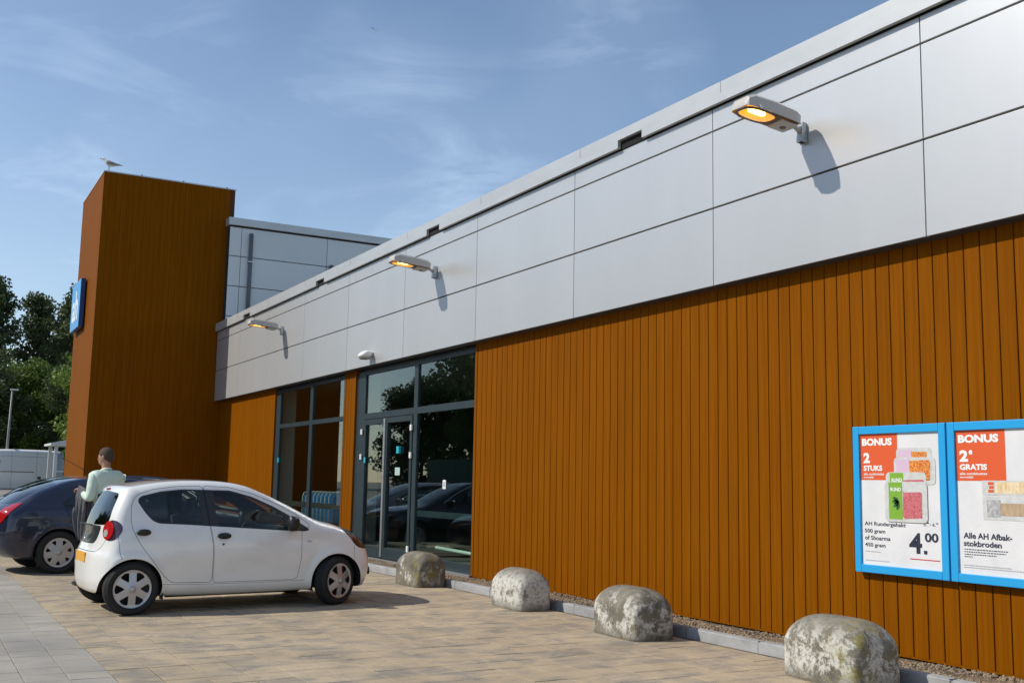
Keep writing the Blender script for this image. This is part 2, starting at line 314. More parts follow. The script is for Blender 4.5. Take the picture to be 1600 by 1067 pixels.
# ---------------------------------------------------------------- cladding planks
def plank_mesh(wd, z0, z1, m):
    b = MB(); h = wd/2; c = 0.003; t = 0.018      # local: face towards -y
    pr = [(-h, t), (-h, c), (-h+.003, 0), (h-.003, 0), (h, c), (h, t)]
    b.prism([(x, y, z0) for x, y in pr], (0, 0, z1-z0)); me = b.mesh('plank', m)
    bm = bmesh.new(); bm.from_mesh(me); bmesh.ops.recalc_face_normals(bm, faces=bm.faces); bm.to_mesh(me); bm.free(); return me
PY = 7.30
def add_planks(parent, me, pts, rz=0):
    for (x, y) in pts:
        o = put('plank', me, parent, (x, y, rnd.uniform(-.001, .001))); o.rotation_euler = (0, 0, rz)
hall = tag(empty('store_hall'), 'long low store hall with silver panel fascia over golden brown plank cladding', 'building')
pm = plank_mesh(0.1420, 0.125, 3.56, WOOD)
add_planks(hall, pm, [(-14.125+0.152*k, PY) for k in range(74)])
add_planks(hall, pm, [(-24.50-0.152*k, PY) for k in range(34)])
add_planks(hall, pm, [(-19.70+0.152*k+.03, PY) for k in range(3)])
for (a, b) in ((-14.275, -14.205), (-19.81, -19.752), (-19.29, -19.232), (-24.43, -24.375)):
    rbox(a, b, PY-0.004, PY+0.12, 0.122, 3.562, 'corner_trim', WOOD, hall)
for (a, b) in ((-14.27, -2.9), (-19.80, -19.235), (-29.6, -24.38)):
    MB().box(a, b, PY+0.0125, 7.40, 0.10, 3.70).build('wall', WOODB, hall)
    MB().box(a, b, 7.41, 7.80, 0.05, 3.70).build('inner_wall', PLASTER, hall)
MB().box(-29.6, -2.9, 7.335, 7.402, -0.03, 0.10).build('plinth', PLINTH, hall)
rbox(-14.205, -3.0, PY-0.002, PY+0.017, 0.108, 0.124, 'base_trim', WOOD, hall, bevel=0)
# fascia panels
JX = [-3.22, -5.92, -8.61, -11.32, -14.02, -16.69, -19.40, -22.05, -24.68, -27.20, -29.56]
rows = [(3.535, 4.345), (4.365, 5.175), (5.195, 5.425)]
for i in range(len(JX)-1):
    for (za, zb) in rows:
        b = MB().box(JX[i+1]+0.006, JX[i]-0.006, 7.15, 7.19, za, zb)
        o = b.build('facade_panel', PANEL, hall, bevel=0.003, seg=2)
        o.rotation_euler = (rnd.gauss(0, 0.0000), 0, 0)
MB().box(-29.58, -2.9, 7.195, 7.296, 3.545, 5.62).build('fascia_backing', DARKGAP, hall)
MB().box(-29.58, -2.9, 7.165, 7.30, 3.528, 3.5345).build('soffit', PLINTH, hall)
# coping with overflow slots
notch = [(-10.27, -9.79), (-15.72, -15.24), (-21.20, -20.70), (-26.75, -26.15), (-4.9, -4.4)]
MB().box(-29.58, -2.9, 7.085, 7.42, 5.5345, 5.655).build('coping', COPE, hall)
edges = sorted([-29.58, -2.9]+[e for n_ in notch for e in n_])
for k in range(0, len(edges), 2):
    rbox(edges[k], edges[k+1], 7.085, 7.13, 5.44, 5.5343, 'coping_skirt', COPE, hall, bevel=0)
for (a, b) in notch:
    MB().box(a+.002, b-.002, 7.136, 7.19, 5.43, 5.53).build('overflow_slot', mat('slot_black', (.004, .004, .004), .9), hall)
    rbox(a+.004, b-.004, 7.15, 7.16, 5.426, 5.44, 'slot_lip', DARKGAP, hall, bevel=0)
for x in np.arange(-27.3, -3, 2.7):
    MB().box(x-.002, x+.002, 7.0835, 7.0848, 5.537, 5.653).build('coping_joint', PLINTH, hall)
MB().box(-29.3, -2.9, 7.43, 16.0, 5.36, 5.42).build('roof', ROOFM, hall)
# interior
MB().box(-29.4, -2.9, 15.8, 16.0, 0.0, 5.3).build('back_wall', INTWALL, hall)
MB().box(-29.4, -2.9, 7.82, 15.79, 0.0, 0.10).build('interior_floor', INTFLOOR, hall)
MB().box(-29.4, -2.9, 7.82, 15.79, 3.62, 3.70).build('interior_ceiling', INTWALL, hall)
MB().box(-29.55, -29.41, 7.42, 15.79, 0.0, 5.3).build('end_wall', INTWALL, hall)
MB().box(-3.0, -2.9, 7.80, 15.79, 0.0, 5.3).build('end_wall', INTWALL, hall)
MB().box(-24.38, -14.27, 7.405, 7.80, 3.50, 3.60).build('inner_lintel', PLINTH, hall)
# glazing
FY0, FY1 = 7.335, 7.395
def bar(x0, x1, z0, z1, parent, m=FRAME, y0=FY0, y1=FY1, name='frame_bar'):
    return rbox(x0, x1, y0, y1, z0, z1, name, m, parent, bevel=0.003, seg=1)
def pane(x0, x1, z0, z1, parent):
    return MB().box(x0, x1, 7.360, 7.366, z0, z1).build('pane', GLASSB, parent)
w1 = empty('window', (0, 0, 0), parent=hall)
for a in ((-24.37, -24.06, .12, 3.50), (-21.98, -21.80, .12, 3.50), (-19.95, -19.815, .12, 3.50)): bar(*a, w1)
for (a, b) in ((-24.059, -21.981), (-21.799, -19.951)):
    bar(a, b, 3.42, 3.50, w1); bar(a, b, 2.61, 2.70, w1, y0=FY0-.001); bar(a, b, .12, .24, w1); bar(a, b, .89, 1.0, w1, y0=7.375, y1=7.40)
    pane(a-.02, b+.02, 2.69, 3.43, w1); pane(a-.02, b+.02, .23, 2.62, w1)
w2 = empty('window', (0, 0, 0), parent=hall)
for a in ((-19.228, -18.80, .12, 3.50), (-16.58, -16.43, .12, 3.50), (-14.36, -14.28, .12, 3.50)): bar(*a, w2)
for (a, b) in ((-18.799, -16.581), (-16.429, -14.361)):
    bar(a, b, 3.41, 3.50, w2); bar(a, b, 2.585, 2.695, w2, y0=FY0-.001); pane(a-.02, b+.02, 2.68, 3.42, w2)
bar(-16.429, -14.361, .12, .27, w2); pane(-16.45, -14.34, .26, 2.60, w2); bar(-16.429, -14.361, .90, 1.0, w2, y0=7.375, y1=7.40)
def leaf(x0, x1, hx):
    d = empty('door', (0, 0, 0), parent=hall)
    y0, y1 = FY0-.012, FY1
    for a in ((x0, x0+.085, .14, 2.575), (x1-.085, x1, .14, 2.575)): bar(*a, d, y0=y0, y1=y1)
    bar(x0+.086, x1-.086, 2.48, 2.575, d, y0=y0, y1=y1); bar(x0+.086, x1-.086, .14, .32, d, y0=y0, y1=y1)
    pane(x0+.07, x1-.07, .31, 2.49, d)
    for z in (2.36, 1.90, .36): rbox(hx-.035, hx+.035, y0-.03, y0-.002, z-.05, z+.05, 'hinge', LAMPWHITE, d, bevel=.006)
    return d
d1 = leaf(-18.79, -17.765, -18.86); d2 = leaf(-17.755, -16.60, -16.60)
rbox(-17.80, -17.735, 7.30, 7.322, .16, 2.56, 'meeting_stile', SILVER, d2, bevel=.004)
TURQ = mat('turquoise_tag', (0.02, 0.42, 0.55), .4); STICK = mat('sticker', (0.45, 0.65, 0.60), .5)
for (x, z, w_, h_, m_) in ((-18.70, 1.84, .07, .10, TURQ), (-17.17, 2.0, .10, .12, TURQ), (-24.02, 1.89, .08, .11, TURQ)):
    rbox(x-w_/2, x+w_/2, 7.315, 7.332 if x < -18 else 7.357, z-h_/2, z+h_/2, 'sensor_tag', m_, d1 if x > -19 and x < -18 else (d2 if x > -18 else w1), bevel=.004)
rbox(-17.34, -17.14, 7.355, 7.359, 1.57, 1.70, 'sticker', STICK, d2, bevel=0)
for k in range(3): MB().box(-17.32, -17.20+.02*k, 7.3535, 7.3545, 1.665-.035*k, 1.68-.035*k).build('sticker_print', INKGREY, d2)
rbox(-15.42, -15.31, 7.355, 7.359, 1.36, 1.50, 'notice', WHITEP, w2, bevel=0); rbox(-15.39, -15.34, 7.3535, 7.3545, 1.39, 1.47, 'notice_print', INKGREY, w2, bevel=0)
ML = mat('pale_green_tube', (.55, .66, .58), .4)
tag(MB().tube([(-18.80, 8.3, 1.75), (-18.45, 8.15, .12)], .03, 4).build('leaning_batten', WHITEP), 'thin white batten leaning inside behind the entrance door', 'batten')
tag(MB().tube([(-16.0, 7.55, .42), (-14.35, 7.50, .40)], .028, 10).build('guard_rail', ML, smooth=True), 'pale green tube rail low behind the right window of the entrance', 'rail')
rbox(-29.5, -3.0, 7.402, 7.82, 0.02, 0.105, 'threshold', PLINTH, hall, bevel=0)
rbox(-24.37, -14.28, 7.27, 7.334, 0.085, 0.125, 'window_sill', SILVER, hall, bevel=.003)

# ---------------------------------------------------------------- tower and rear wing
tower = tag(empty('sign_tower'), 'tall golden brown plank clad tower at the far end of the silver hall', 'building')
TX, TY0, TY1, TH = -29.6, 3.95, 7.44, 9.47
MB().box(-33.56, TX-.011, TY0+.011, TY1, 0.0, TH-.02).build('core', WOODB, tower)
pt = plank_mesh(0.1490, 0.15, TH, WOOD)
add_planks(tower, pt, [(TX, TY0+.085+.152*k) for k in range(22)], rz=R(90))
add_planks(tower, pt, [(-33.50+.152*k, TY0) for k in range(26)])
rbox(TX-.03, TX+.004, TY0-.004, TY0+.010, .14, TH, 'corner_trim', WOOD, tower, bevel=.003)
rbox(-33.60, TX+.015, TY0-.015, TY1+.02, TH+.001, TH+.035, 'coping', COPE, tower, bevel=.004)
for y in (4.9, 6.0, 7.2): rbox(TX-.03, TX+.022, y-.02, y+.02, TH+.036, TH+.055, 'coping_clip', PLINTH, tower, bevel=.002)
wing = tag(empty('rear_wing'), 'grey panel clad upper wing rising behind the hall roof beside the tower', 'building')
WX = -29.3
zr = [(5.1, 5.86), (5.88, 6.70), (6.72, 7.54), (7.56, 8.36)]
yj = [7.27, 7.60, 10.09, 12.58, 15.07, 17.56, 20.05]
for i in range(len(yj)-1):
    for (a, b) in zr: MB().box(WX-.03, WX, yj[i]+.006, yj[i+1]-.006, a, b).build('facade_panel', REARP, wing, bevel=.003, seg=1)
MB().box(WX-8, WX-.035, 7.27, 20.05, 5.1, 8.38).build('wall', DARKGAP, wing)
rbox(WX-8.03, WX+.06, 7.22, 20.1, 8.41, 8.62, 'coping', COPE, wing, bevel=.004)
PIPE = mat('downpipe_grey', (0.12, 0.13, 0.14), .5)
dp = MB().tube([(WX+.06, 7.86, 4.9), (WX+.06, 7.86, 8.22)], .055, 12).build('downpipe', PIPE, wing, smooth=True)
rbox(WX+.002, WX+.125, 7.79, 7.93, 7.40, 7.43, 'pipe_clip', SILVER, dp, bevel=.003)
MB().tube([(WX+.06, 10.22, 4.9), (WX+.06, 10.22, 7.60)], .055, 12).build('downpipe', PIPE, wing, smooth=True)
# logo sign on the front face of the tower
SB = mat('sign_blue', (0.02, 0.27, 0.62), .3); SBD = mat('sign_side', (0.01, 0.05, 0.22), .4); SW = mat('sign_white', (.75, .82, .86), .35)
sg = tag(empty('logo_sign', (-32.32, 3.80, 6.2)), 'bright blue sign box with white lettering on the front of the tower', 'sign')
pts = [(-.95, -.65), (-.85, .35), (.25, .78), (.95, .45), (.95, -.65)]
MB().prism([(x, 0.0, z) for x, z in [(-.88, -.68), (-.88, .68), (.88, .68), (.88, -.68)]], (0, .12, 0)).build('sign_box', SBD, sg, bevel=.02)
MB().prism([(x, -.012, z) for x, z in [(-.87, -.67), (-.87, .67), (.87, .67), (.87, -.67)]], (0, .01, 0)).build('sign_face', SB, sg, bevel=.003)
# ---------------------------------------------------------------- flat lettering
def text_mesh(s, w_, h_, m, bold=0.0, name='lettering', parent=None, loc=(0,0,0), rot=(R(90),0,0), depth=0.0012, align=None):
    cu_ = bpy.data.curves.new('t', 'FONT'); cu_.body = s; cu_.offset = bold; cu_.extrude = 0.0; cu_.size = 1; cu_.resolution_u = 3
    to = bpy.data.objects.new('t', cu_); COL.objects.link(to); bpy.context.view_layer.update()
    me = bpy.data.meshes.new_from_object(to.evaluated_get(bpy.context.evaluated_depsgraph_get())); bpy.data.objects.remove(to); bpy.data.curves.remove(cu_)
    c = np.array([v.co[:] for v in me.vertices]); mn, mx = c.min(0), c.max(0)
    sx = w_/(mx[0]-mn[0]); sy = (h_/(mx[1]-mn[1])) if h_ else sx
    c = (c-mn)*[sx, sy, 1]; c[:, 2] = 0
    me.vertices.foreach_set('co', c.ravel()); me.materials.clear(); me.materials.append(m); me.update()
    o = put(name, me, parent, loc); o.rotation_euler = rot; return o
lg = text_mesh('ah', 1.15, 0.86, SW, bold=0.03, parent=sg, loc=(-.58, -.016, -.45))
# ---------------------------------------------------------------- posters
def poster(x0, x1, z0, z1, label):
    t = tag(empty('poster_case', ((x0+x1)/2, 7.27, (z0+z1)/2)), label, 'poster', 'blue framed offer posters on the plank wall')
    W_, H_ = x1-x0, z1-z0; f = 0.068; d0, d1 = -.045, .028
    for nm, a in (('frame', (-W_/2, -W_/2+f, -H_/2, H_/2)), ('frame', (W_/2-f, W_/2, -H_/2, H_/2)), ('frame', (-W_/2+f+.001, W_/2-f-.001, H_/2-f, H_/2-.001)), ('frame', (-W_/2+f+.001, W_/2-f-.001, -H_/2+.001, -H_/2+f))):
        MB().box(a[0], a[1], d0, d1, a[2], a[3]).build(nm, BLUE, t, bevel=.006)
    pw, ph = W_-2*f+.004, H_-2*f+.004
    MB().box(-pw/2, pw/2, -.024, -.020, -ph/2, ph/2).build('paper', PAPER, t)
    def P(u, v, lay): return (-pw/2+u*pw, -.024-.0009*lay, ph/2-v*ph)
    def rect(u0, u1, v0, v1, m_, lay=1, nm='print', parent=t):
        a, b = P(u0, v1, lay), P(u1, v0, lay); return MB().poly([(a[0], a[1], a[2]), (b[0], a[1], a[2]), (b[0], a[1], b[2]), (a[0], a[1], b[2])]).build(nm, m_, parent, fix=False)
    def rrect(u0, u1, v0, v1, m_, lay, r=.03, nm='print', wob=0, tilt=0):
        a, b = P(u0, v1, lay), P(u1, v0, lay); pts = []
        cx, cz = (a[0]+b[0])/2, (a[2]+b[2])/2
        for (qx, qz, st) in ((b[0]-r, b[2]-r, 0), (a[0]+r, b[2]-r, 90), (a[0]+r, a[2]+r, 180), (b[0]-r, a[2]+r, 270)):
            for k in range(6):
                an = R(st+k*18); x, z = qx+r*math.cos(an), qz+r*math.sin(an)
                x += rnd.uniform(-wob, wob); z += rnd.uniform(-wob, wob)
                dx, dz = x-cx, z-cz; pts.append((cx+dx*math.cos(tilt)-dz*math.sin(tilt), a[1], cz+dx*math.sin(tilt)+dz*math.cos(tilt)))
        return MB().poly(pts[::-1]).build(nm, m_, t, fix=False)
    def txt(s, u0, u1, v0, v1, m_, lay=3, bold=0.0): return text_mesh(s, (u1-u0)*pw, (v1-v0)*ph, m_, bold, parent=t, loc=P(u0, v1, lay))
    return t, rect, rrect, txt
pz0, pz1 = 0.768, 2.011
t, rect, rrect, txt = poster(-6.835, -5.865, pz0, pz1, 'blue framed poster offering minced meat and shoarma for 4.00, left of the bread poster')
rect(0, .485, 0, .355, ORANGE, 1)
txt('BONUS', .03, .42, .035, .092, WHITEP, 3, .05); txt('2', .045, .13, .145, .225, WHITEP, 3, .05); txt('STUKS', .045, .29, .243, .285, WHITEP, 3, .045)
txt('alle combinaties', .045, .31, .300, .318, WHITEP, 3, .02); txt('mogelijk', .045, .18, .326, .345, WHITEP, 3, .02)
for k, (u0, u1, v0, v1) in enumerate(((.47, .90, .115, .26), (.44, .94, .185, .385))):
    rrect(u0, u1, v0, v1, TRAYP, 2+2*k, .035); rrect(u0+.03, u0+.20, v0+.015, v1-.02, PINKP, 2.5+2*k, .012)
    rrect(u0+.19, u1-.06, v0+.025, v0+.070 if k == 0 else v1-.03, SHOAP, 3+2*k, .012, wob=.006)
for k, (u0, u1, v0, v1) in enumerate(((.335, .83, .295, .60), (.32, .84, .365, .665))):
    rrect(u0, u1, v0, v1, TRAYP, 6+3*k, .04); rect(u0+.05, u0+.22, v0+.005, v1-.02, GREENP, 7+3*k)
    txt('RUND', u0+.075, u0+.205, v0+.045, v0+.072, WHITEP, 8+3*k, .03)
rrect(.56, .80, .352, .372, MEATP, 8, .006, wob=.004); rrect(.545, .775, .44, .635, MEATP, 10.5, .015, wob=.006)
for an in (-50, -20, 15, 50):
    c = (.50, .515); a = R(an+200); rx = .085
    pts = [(-.0+k, 0) for k in (0, 1)]
    L_ = MB(); base = (-.412*0+(-0.415)+c[0]*.83, -.024-.0009*12, .549-c[1]*1.098)
    o_ = [(t_*.075, .018*math.sin(math.pi*t_)) for t_ in np.linspace(0, 1, 7)]+[(t_*.075, -.018*math.sin(math.pi*t_)) for t_ in np.linspace(1, 0, 7)][1:-1]
    L_.poly([(base[0]+x*math.cos(a)-z*math.sin(a), base[1], base[2]+x*math.sin(a)+z*math.cos(a)) for x, z in o_]).build('print', LEAFP, t, fix=False)
for s, v, u1 in (('AH Rundergehakt', .672, .565), ('500 gram', .727, .305), ('of Shoarma', .778, .37), ('450 gram', .832, .305)):
    txt(s, .04, u1, v, v+.038 if ('g' in s) else v+.032, INK, 2, .016)
txt('5.', .78, .815, .662, .685, INK, 2, .01); txt('98', .82, .845, .658, .669, INK, 2, .01); txt('-', .855, .87, .672, .676, INK, 2, .02); txt('6.', .885, .92, .662, .685, INK, 2, .01); txt('98', .925, .95, .658, .669, INK, 2, .01)
txt('4', .60, .755, .738, .888, INK, 2, .03); rect(.775, .815, .862, .888, INK, 2); txt('00', .79, .95, .733, .800, INK, 2, .03)
rect(.605, .96, .925, .932, REDLINE, 2)
def greek(u0, u1, v, m_=INKGREY):
    u = u0
    while u < u1:
        du = rnd.uniform(.010, .03); rect(u, min(u+du, u1), v, v+.006, m_, 2); u += du+.007
greek(.045, .24, .895); greek(.045, .35, .962)
t, rect, rrect, txt = poster(-5.848, -4.878, pz0, pz1, 'blue framed poster offering bake-off baguettes, second free, at the right edge of the picture')
rect(0, .53, 0, .355, ORANGE, 1)
txt('BONUS', .03, .465, .032, .090, WHITEP, 3, .05); txt('2', .04, .135, .140, .222, WHITEP, 3, .05); txt('e', .145, .185, .140, .172, WHITEP, 3, .05); txt('GRATIS', .04, .335, .238, .280, WHITEP, 3, .045)
txt('alle combinaties', .04, .335, .296, .314, WHITEP, 3, .02); txt('mogelijk', .04, .19, .322, .341, WHITEP, 3, .02)
rrect(.275, 1.0, .352, .452, TRAYP, 2, .006); rrect(.40, 1.0, .362, .440, BREADP, 3, .02); rect(.335, .41, .358, .448, TRAYP, 4)
for v in (.362, .388, .414): rect(.34 + (.01 if v == .388 else 0), .40, v, v+.02, ORANGE, 5)
rrect(.275, 1.0, .458, .62, TRAYP, 2, .006); rrect(.32, .46, .485, .60, GREYP, 4, .004); rrect(.455, 1.0, .505, .590, BREAD2P, 3, .015)
txt('Alle AH Afbak-', .055, .565, .713, .755, INK, 2, .028); txt('stokbroden', .055, .455, .768, .808, INK, 2, .028)
for v, u1 in ((.826, .52), (.843, .50), (.860, .40), (.876, .15)): greek(.06, u1, v, INK)
greek(.05, .55, .935); greek(.05, .68, .95)
txt('1', .735, .82, .752, .895, INK, 2, .03); rect(.845, .885, .870, .896, INK, 2); txt('49', .86, .97, .75, .81, INK, 2, .03); rect(.74, .97, .93, .937, REDLINE, 2)

# ---------------------------------------------------------------- wall lamps
def flood_lamp():
    t = empty('wall_lamp')
    # housing: local -y is outwards, origin at the wall plate
    b = MB(); sec = []
    for (y, w_, zb, zt) in ((-.86, .10, -.045, -.01), (-.845, .125, -.05, .055), (-.78, .142, -.05, .085), (-.50, .15, -.05, .092), (-.24, .142, -.05, .085), (-.17, .12, -.045, .07)):
        sec.append([(-w_, y, zb), (-w_, y, zt-.03), (-w_+.03, y, zt), (w_-.03, y, zt), (w_, y, zt-.03), (w_, y, zb)])
    for s_ in sec: b.v += s_
    for i in range(len(sec)-1):
        for k in range(5): a = i*6+k; b.f.append((a, a+1, a+7, a+6))
    b.f.append(tuple(range(6))); n = (len(sec)-1)*6; b.f.append(tuple(n+k for k in range(6)))
    h = b.build('housing', LAMPGREY, t, bevel=0); h.data.materials[0] = LAMPGREY
    # rim with oval bowl
    def oval(rx, ry, y, z, n=28): return [(rx*math.copysign(abs(math.cos(a))**.75, math.cos(a)), y+ry*math.copysign(abs(math.sin(a))**.75, math.sin(a)), z) for a in [2*math.pi*k/n for k in range(n)]]
    def loft(rings, nm, m_, par, smooth=True, cap=False):
        L_ = MB(); n = len(rings[0])
        for r_ in rings: L_.v += r_
        for i in range(len(rings)-1):
            for k in range(n): L_.f.append((i*n+k, i*n+(k+1) % n, (i+1)*n+(k+1) % n, (i+1)*n+k))
        if cap: L_.f.append(tuple(range((len(rings)-1)*n, len(rings)*n)))
        return L_.build(nm, m_, par, smooth=smooth)
    cy = -.635
    loft([oval(.142, .222, cy, -.048), oval(.146, .226, cy, -.062), oval(.125, .196, cy, -.064), oval(.122, .192, cy, -.05)], 'rim', LAMPDARK, t)
    loft([oval(.121, .19, cy, -.052), oval(.105, .17, cy, -.02), oval(.06, .11, cy, .02), oval(.01, .02, cy, .03)], 'reflector', AMBER, t, cap=True)
    MB().tube([(0, cy-.11, -.018), (0, cy-.09, -.018), (0, cy+.06, -.018), (0, cy+.10, -.018)], [.015, .034, .034, .018], 12).build('bulb', BULB, t, smooth=True)
    loft([oval(.120, .19, cy, -.060), oval(.085, .14, cy, -.075), oval(.02, .04, cy, -.082)], 'lens', LENS, t, cap=True)
    rbox(-.105, .105, -.405, -.19, -.085, -.051, 'gear_cover', LAMPGREY, t, bevel=.018); MB().lathe([(0, -.094), (.028, -.094), (.034, -.086)], 16, 'z', (0, -.29, 0)).build('knob', LAMPDARK, t)
    for sx in (-1, 1): rbox(sx*.155-.008, sx*.155+.008, -.74, -.70, -.055, -.02, 'clip', SILVER, t, bevel=.003)
    MB().tube([(0, -.20, -.005), (0, -.12, -.035), (0, -.055, -.065)], .024, 12).build('arm', LAMPGREY, t, smooth=True)
    br = MB().box(-.045, .045, -.008, -.001, -.18, .045).build('bracket', GALV, t, bevel=.002)
    MB().box(-.035, -.029, -.065, -.009, -.17, .035).build('bracket_side', GALV, br); MB().box(.029, .035, -.065, -.009, -.17, .035).build('bracket_side', GALV, br)
    MB().box(-.0285, .0285, -.065, -.060, -.17, .035).build('bracket_face', GALV, br)
    for z in (-.155, .02): MB().tube([(.012, -.068, z), (.012, -.060, z)], .007, 6).build('bolt', LAMPDARK, br)
    return t
lamp = flood_lamp()
for i, (x, z, lb) in enumerate(((-7.27, 4.845, 'largest lit amber wall lamp at the upper right of the silver fascia'), (-15.43, 4.845, 'lit amber wall lamp on the silver fascia, middle one of three'), (-23.50, 4.83, 'lit amber wall lamp on the fascia nearest the tower'))):
    o = lamp if i == 0 else copy_tree(lamp)
    tag(o, lb, 'lamp', 'lit lamps on the silver fascia'); o.location = (x, 7.149, z); o.scale = (.93,)*3
    o.rotation_euler = (R((-6, -5, -5)[i]), 0, R((0, 1, -1)[i]))
sl = tag(empty('bulkhead_light', (-18.10, 7.149, 3.70)), 'small unlit white outdoor light low on the fascia above the door', 'lamp')
b = MB(); rr_ = []
for (y, rx, rz_) in ((-.22, .09, .02), (-.21, .12, .05), (-.15, .145, .075), (-.05, .11, .07), (0, .06, .05)):
    rr_.append([(rx*math.copysign(abs(math.cos(a))**.7, math.cos(a)), y+(.03*math.sin(a)), .01+rz_*math.copysign(abs(math.sin(a))**.8, math.sin(a))) for a in [2*math.pi*k/24 for k in range(24)]])
for r_ in rr_: b.v += r_
for i in range(4):
    for k in range(24): b.f.append((i*24+k, i*24+(k+1) % 24, (i+1)*24+(k+1) % 24, (i+1)*24+k))
b.f.append(tuple(range(24))); b.build('housing', LAMPWHITE, sl, smooth=True)
MB().box(-.105, .105, -.20, -.05, -.075, -.052).build('diffuser', DIFF, sl, bevel=.01); rbox(-.03, .03, -.05, -.002, -.05, .03, 'mount', LAMPWHITE, sl)

# ---------------------------------------------------------------- concrete bollards
def conc_mat(name, white_amt, moss, seed):
    mt = bpy.data.materials.new(name); mt.use_nodes = True; nt = mt.node_tree; L = nt.links.new; p = nt.nodes['Principled BSDF']
    p.inputs['Roughness'].default_value = .92; p.inputs['Specular IOR Level'].default_value = .2
    tcx = N(nt, 'ShaderNodeTexCoord'); ad = N(nt, 'ShaderNodeVectorMath', operation='ADD'); ad.inputs[1].default_value = (seed, seed*2.3, 0); L(tcx.outputs['Object'], ad.inputs[0])
    def noise(sc_, d, r_): n = N(nt, 'ShaderNodeTexNoise', Scale=sc_, Detail=d, Roughness=r_, Distortion=.3); L(ad.outputs[0], n.inputs['Vector']); return n.outputs['Fac']
    sx = N(nt, 'ShaderNodeSeparateXYZ'); L(tcx.outputs['Object'], sx.inputs[0])
    def mp_(v, a, b, c=0, d=1):
        q = N(nt, 'ShaderNodeMapRange'); q.inputs[1].default_value = a; q.inputs[2].default_value = b; q.inputs[3].default_value = c; q.inputs[4].default_value = d; L(v, q.inputs[0]); return q.outputs[0]
    def mixc(f, A, B):
        q = N(nt, 'ShaderNodeMix', data_type='RGBA')
        for s_, v in (('A', A), ('B', B)):
            if isinstance(v, tuple): q.inputs[s_].default_value = (*v, 1)
            else: L(v, q.inputs[s_])
        L(f, q.inputs['Factor']); return q.outputs['Result']
    base = mixc(mp_(noise(5, 8, .7), .35, .65), (.10, .09, .07), (.25, .23, .185))
    # whitewash is worn off the top
    f1 = mp_(noise(5.5, 10, .78), .50-white_amt*.09, .56-white_amt*.08); hz = mp_(sx.outputs['Z'], .30, .46, 1, 0.05); h0 = mp_(sx.outputs['Z'], .02, .12, .15, 1)
    mu = N(nt, 'ShaderNodeMath', operation='MULTIPLY'); L(f1, mu.inputs[0]); L(hz, mu.inputs[1]); m2 = N(nt, 'ShaderNodeMath', operation='MULTIPLY', use_clamp=True); L(mu.outputs[0], m2.inputs[0]); L(h0, m2.inputs[1])
    c1 = mixc(m2.outputs[0], base, (.57, .56, .51))
    c1 = mixc(mp_(noise(24, 9, .8), .51, .58, 0, .65), c1, (.15, .14, .115))
    ms = N(nt, 'ShaderNodeMath', operation='MULTIPLY'); L(mp_(noise(7, 5, .6), .50, .62, 0, moss), ms.inputs[0]); L(mp_(sx.outputs['X'], .05, .3), ms.inputs[1])
    c2 = mixc(ms.outputs[0], c1, (.26, .22, .035)); L(c2, p.inputs['Base Color'])
    bp = N(nt, 'ShaderNodeBump', Strength=1, Distance=.006); L(noise(26, 8, .7), bp.inputs['Height']); L(bp.outputs[0], p.inputs['Normal'])
    return mt
def bollard(x, y, L_, W_, H_, rz, m_, label, seed, rl=.215, rw=.20):
    n, mm_ = 72, 40; V = []; F_ = []; rs = np.random.RandomState(seed); ph = rs.rand(12)*6.28
    for j in range(mm_+1):
        q = j/mm_
        z = H_*(1.4*q) if q < .4 else H_*(.56+.44*math.sin((q-.4)/.6*math.pi/2))
        tt = max(0, (z/H_-.56)/.44); k = math.sqrt(max(0, 1-tt**2.05)) if j < mm_ else 0
        # ends and sides round over at the top
        a = (L_/2)*(1-.28*(1-k)) if j < mm_ else L_/2*.72; b_ = (W_/2)*(1-.35*(1-k))
        a = L_/2-rl*(1-k); b_ = W_/2-rw*(1-k)
        if j == 0: a -= .008; b_ -= .008
        for i in range(n):
            an = 2*math.pi*i/n; e = .30+.26*tt
            x_ = a*math.copysign(abs(math.cos(an))**e, math.cos(an)); y_ = b_*math.copysign(abs(math.sin(an))**e, math.sin(an))
            dn = .0035*(math.sin(5*an+ph[0]+z*9)+math.sin(9*an+ph[1]-z*14)+.7*math.sin(17*an+z*31+ph[2]))
            V.append((x_*(1+dn), y_*(1+dn), z+.004*math.sin(2*an+ph[3])*tt*k))
    for j in range(mm_):
        for i in range(n): F_.append((j*n+i, j*n+(i+1) % n, (j+1)*n+(i+1) % n, (j+1)*n+i))
    top = len(V); 
    for s_ in (.66, .33):
        for i in range(n): vx = V[mm_*n+i]; V.append((vx[0]*s_, vx[1]*s_, vx[2]+.003*(1-s_)))
    for i in range(n):
        F_.append((mm_*n+i, mm_*n+(i+1) % n, top+(i+1) % n, top+i)); F_.append((top+i, top+(i+1) % n, top+n+(i+1) % n, top+n+i))
    V.append((0, 0, H_+.001)); c = len(V)-1
    for i in range(n): F_.append((top+n+i, top+n+(i+1) % n, c))
    me = bpy.data.meshes.new('bollard'); me.from_pydata(V, [], F_); me.materials.append(m_); me.polygons.foreach_set('use_smooth', [True]*len(F_)); me.update()
    o = put('concrete_bollard', me, None, (x, y, gz(y)-.004)); o.rotation_euler = (0, 0, rz)
    tag(o, label, 'bollard', 'worn concrete bollards along the kerb'); return o
bollard(-14.00, 6.37, .76, .46, .46, R(3), conc_mat('bollard_dark', -.3, .45, 1), 'dark mossy concrete bollard in front of the glass entrance', 1)
bollard(-11.12, 6.34, .78, .44, .455, R(-2), conc_mat('bollard_white', 1.2, .0, 4), 'whitest weathered concrete bollard, second from the car', 2)
bollard(-8.72, 6.22, .80, .48, .465, R(-3), conc_mat('bollard_half', .1, .15, 7.7), 'concrete bollard with grey top and half worn white paint, third from the car', 3)
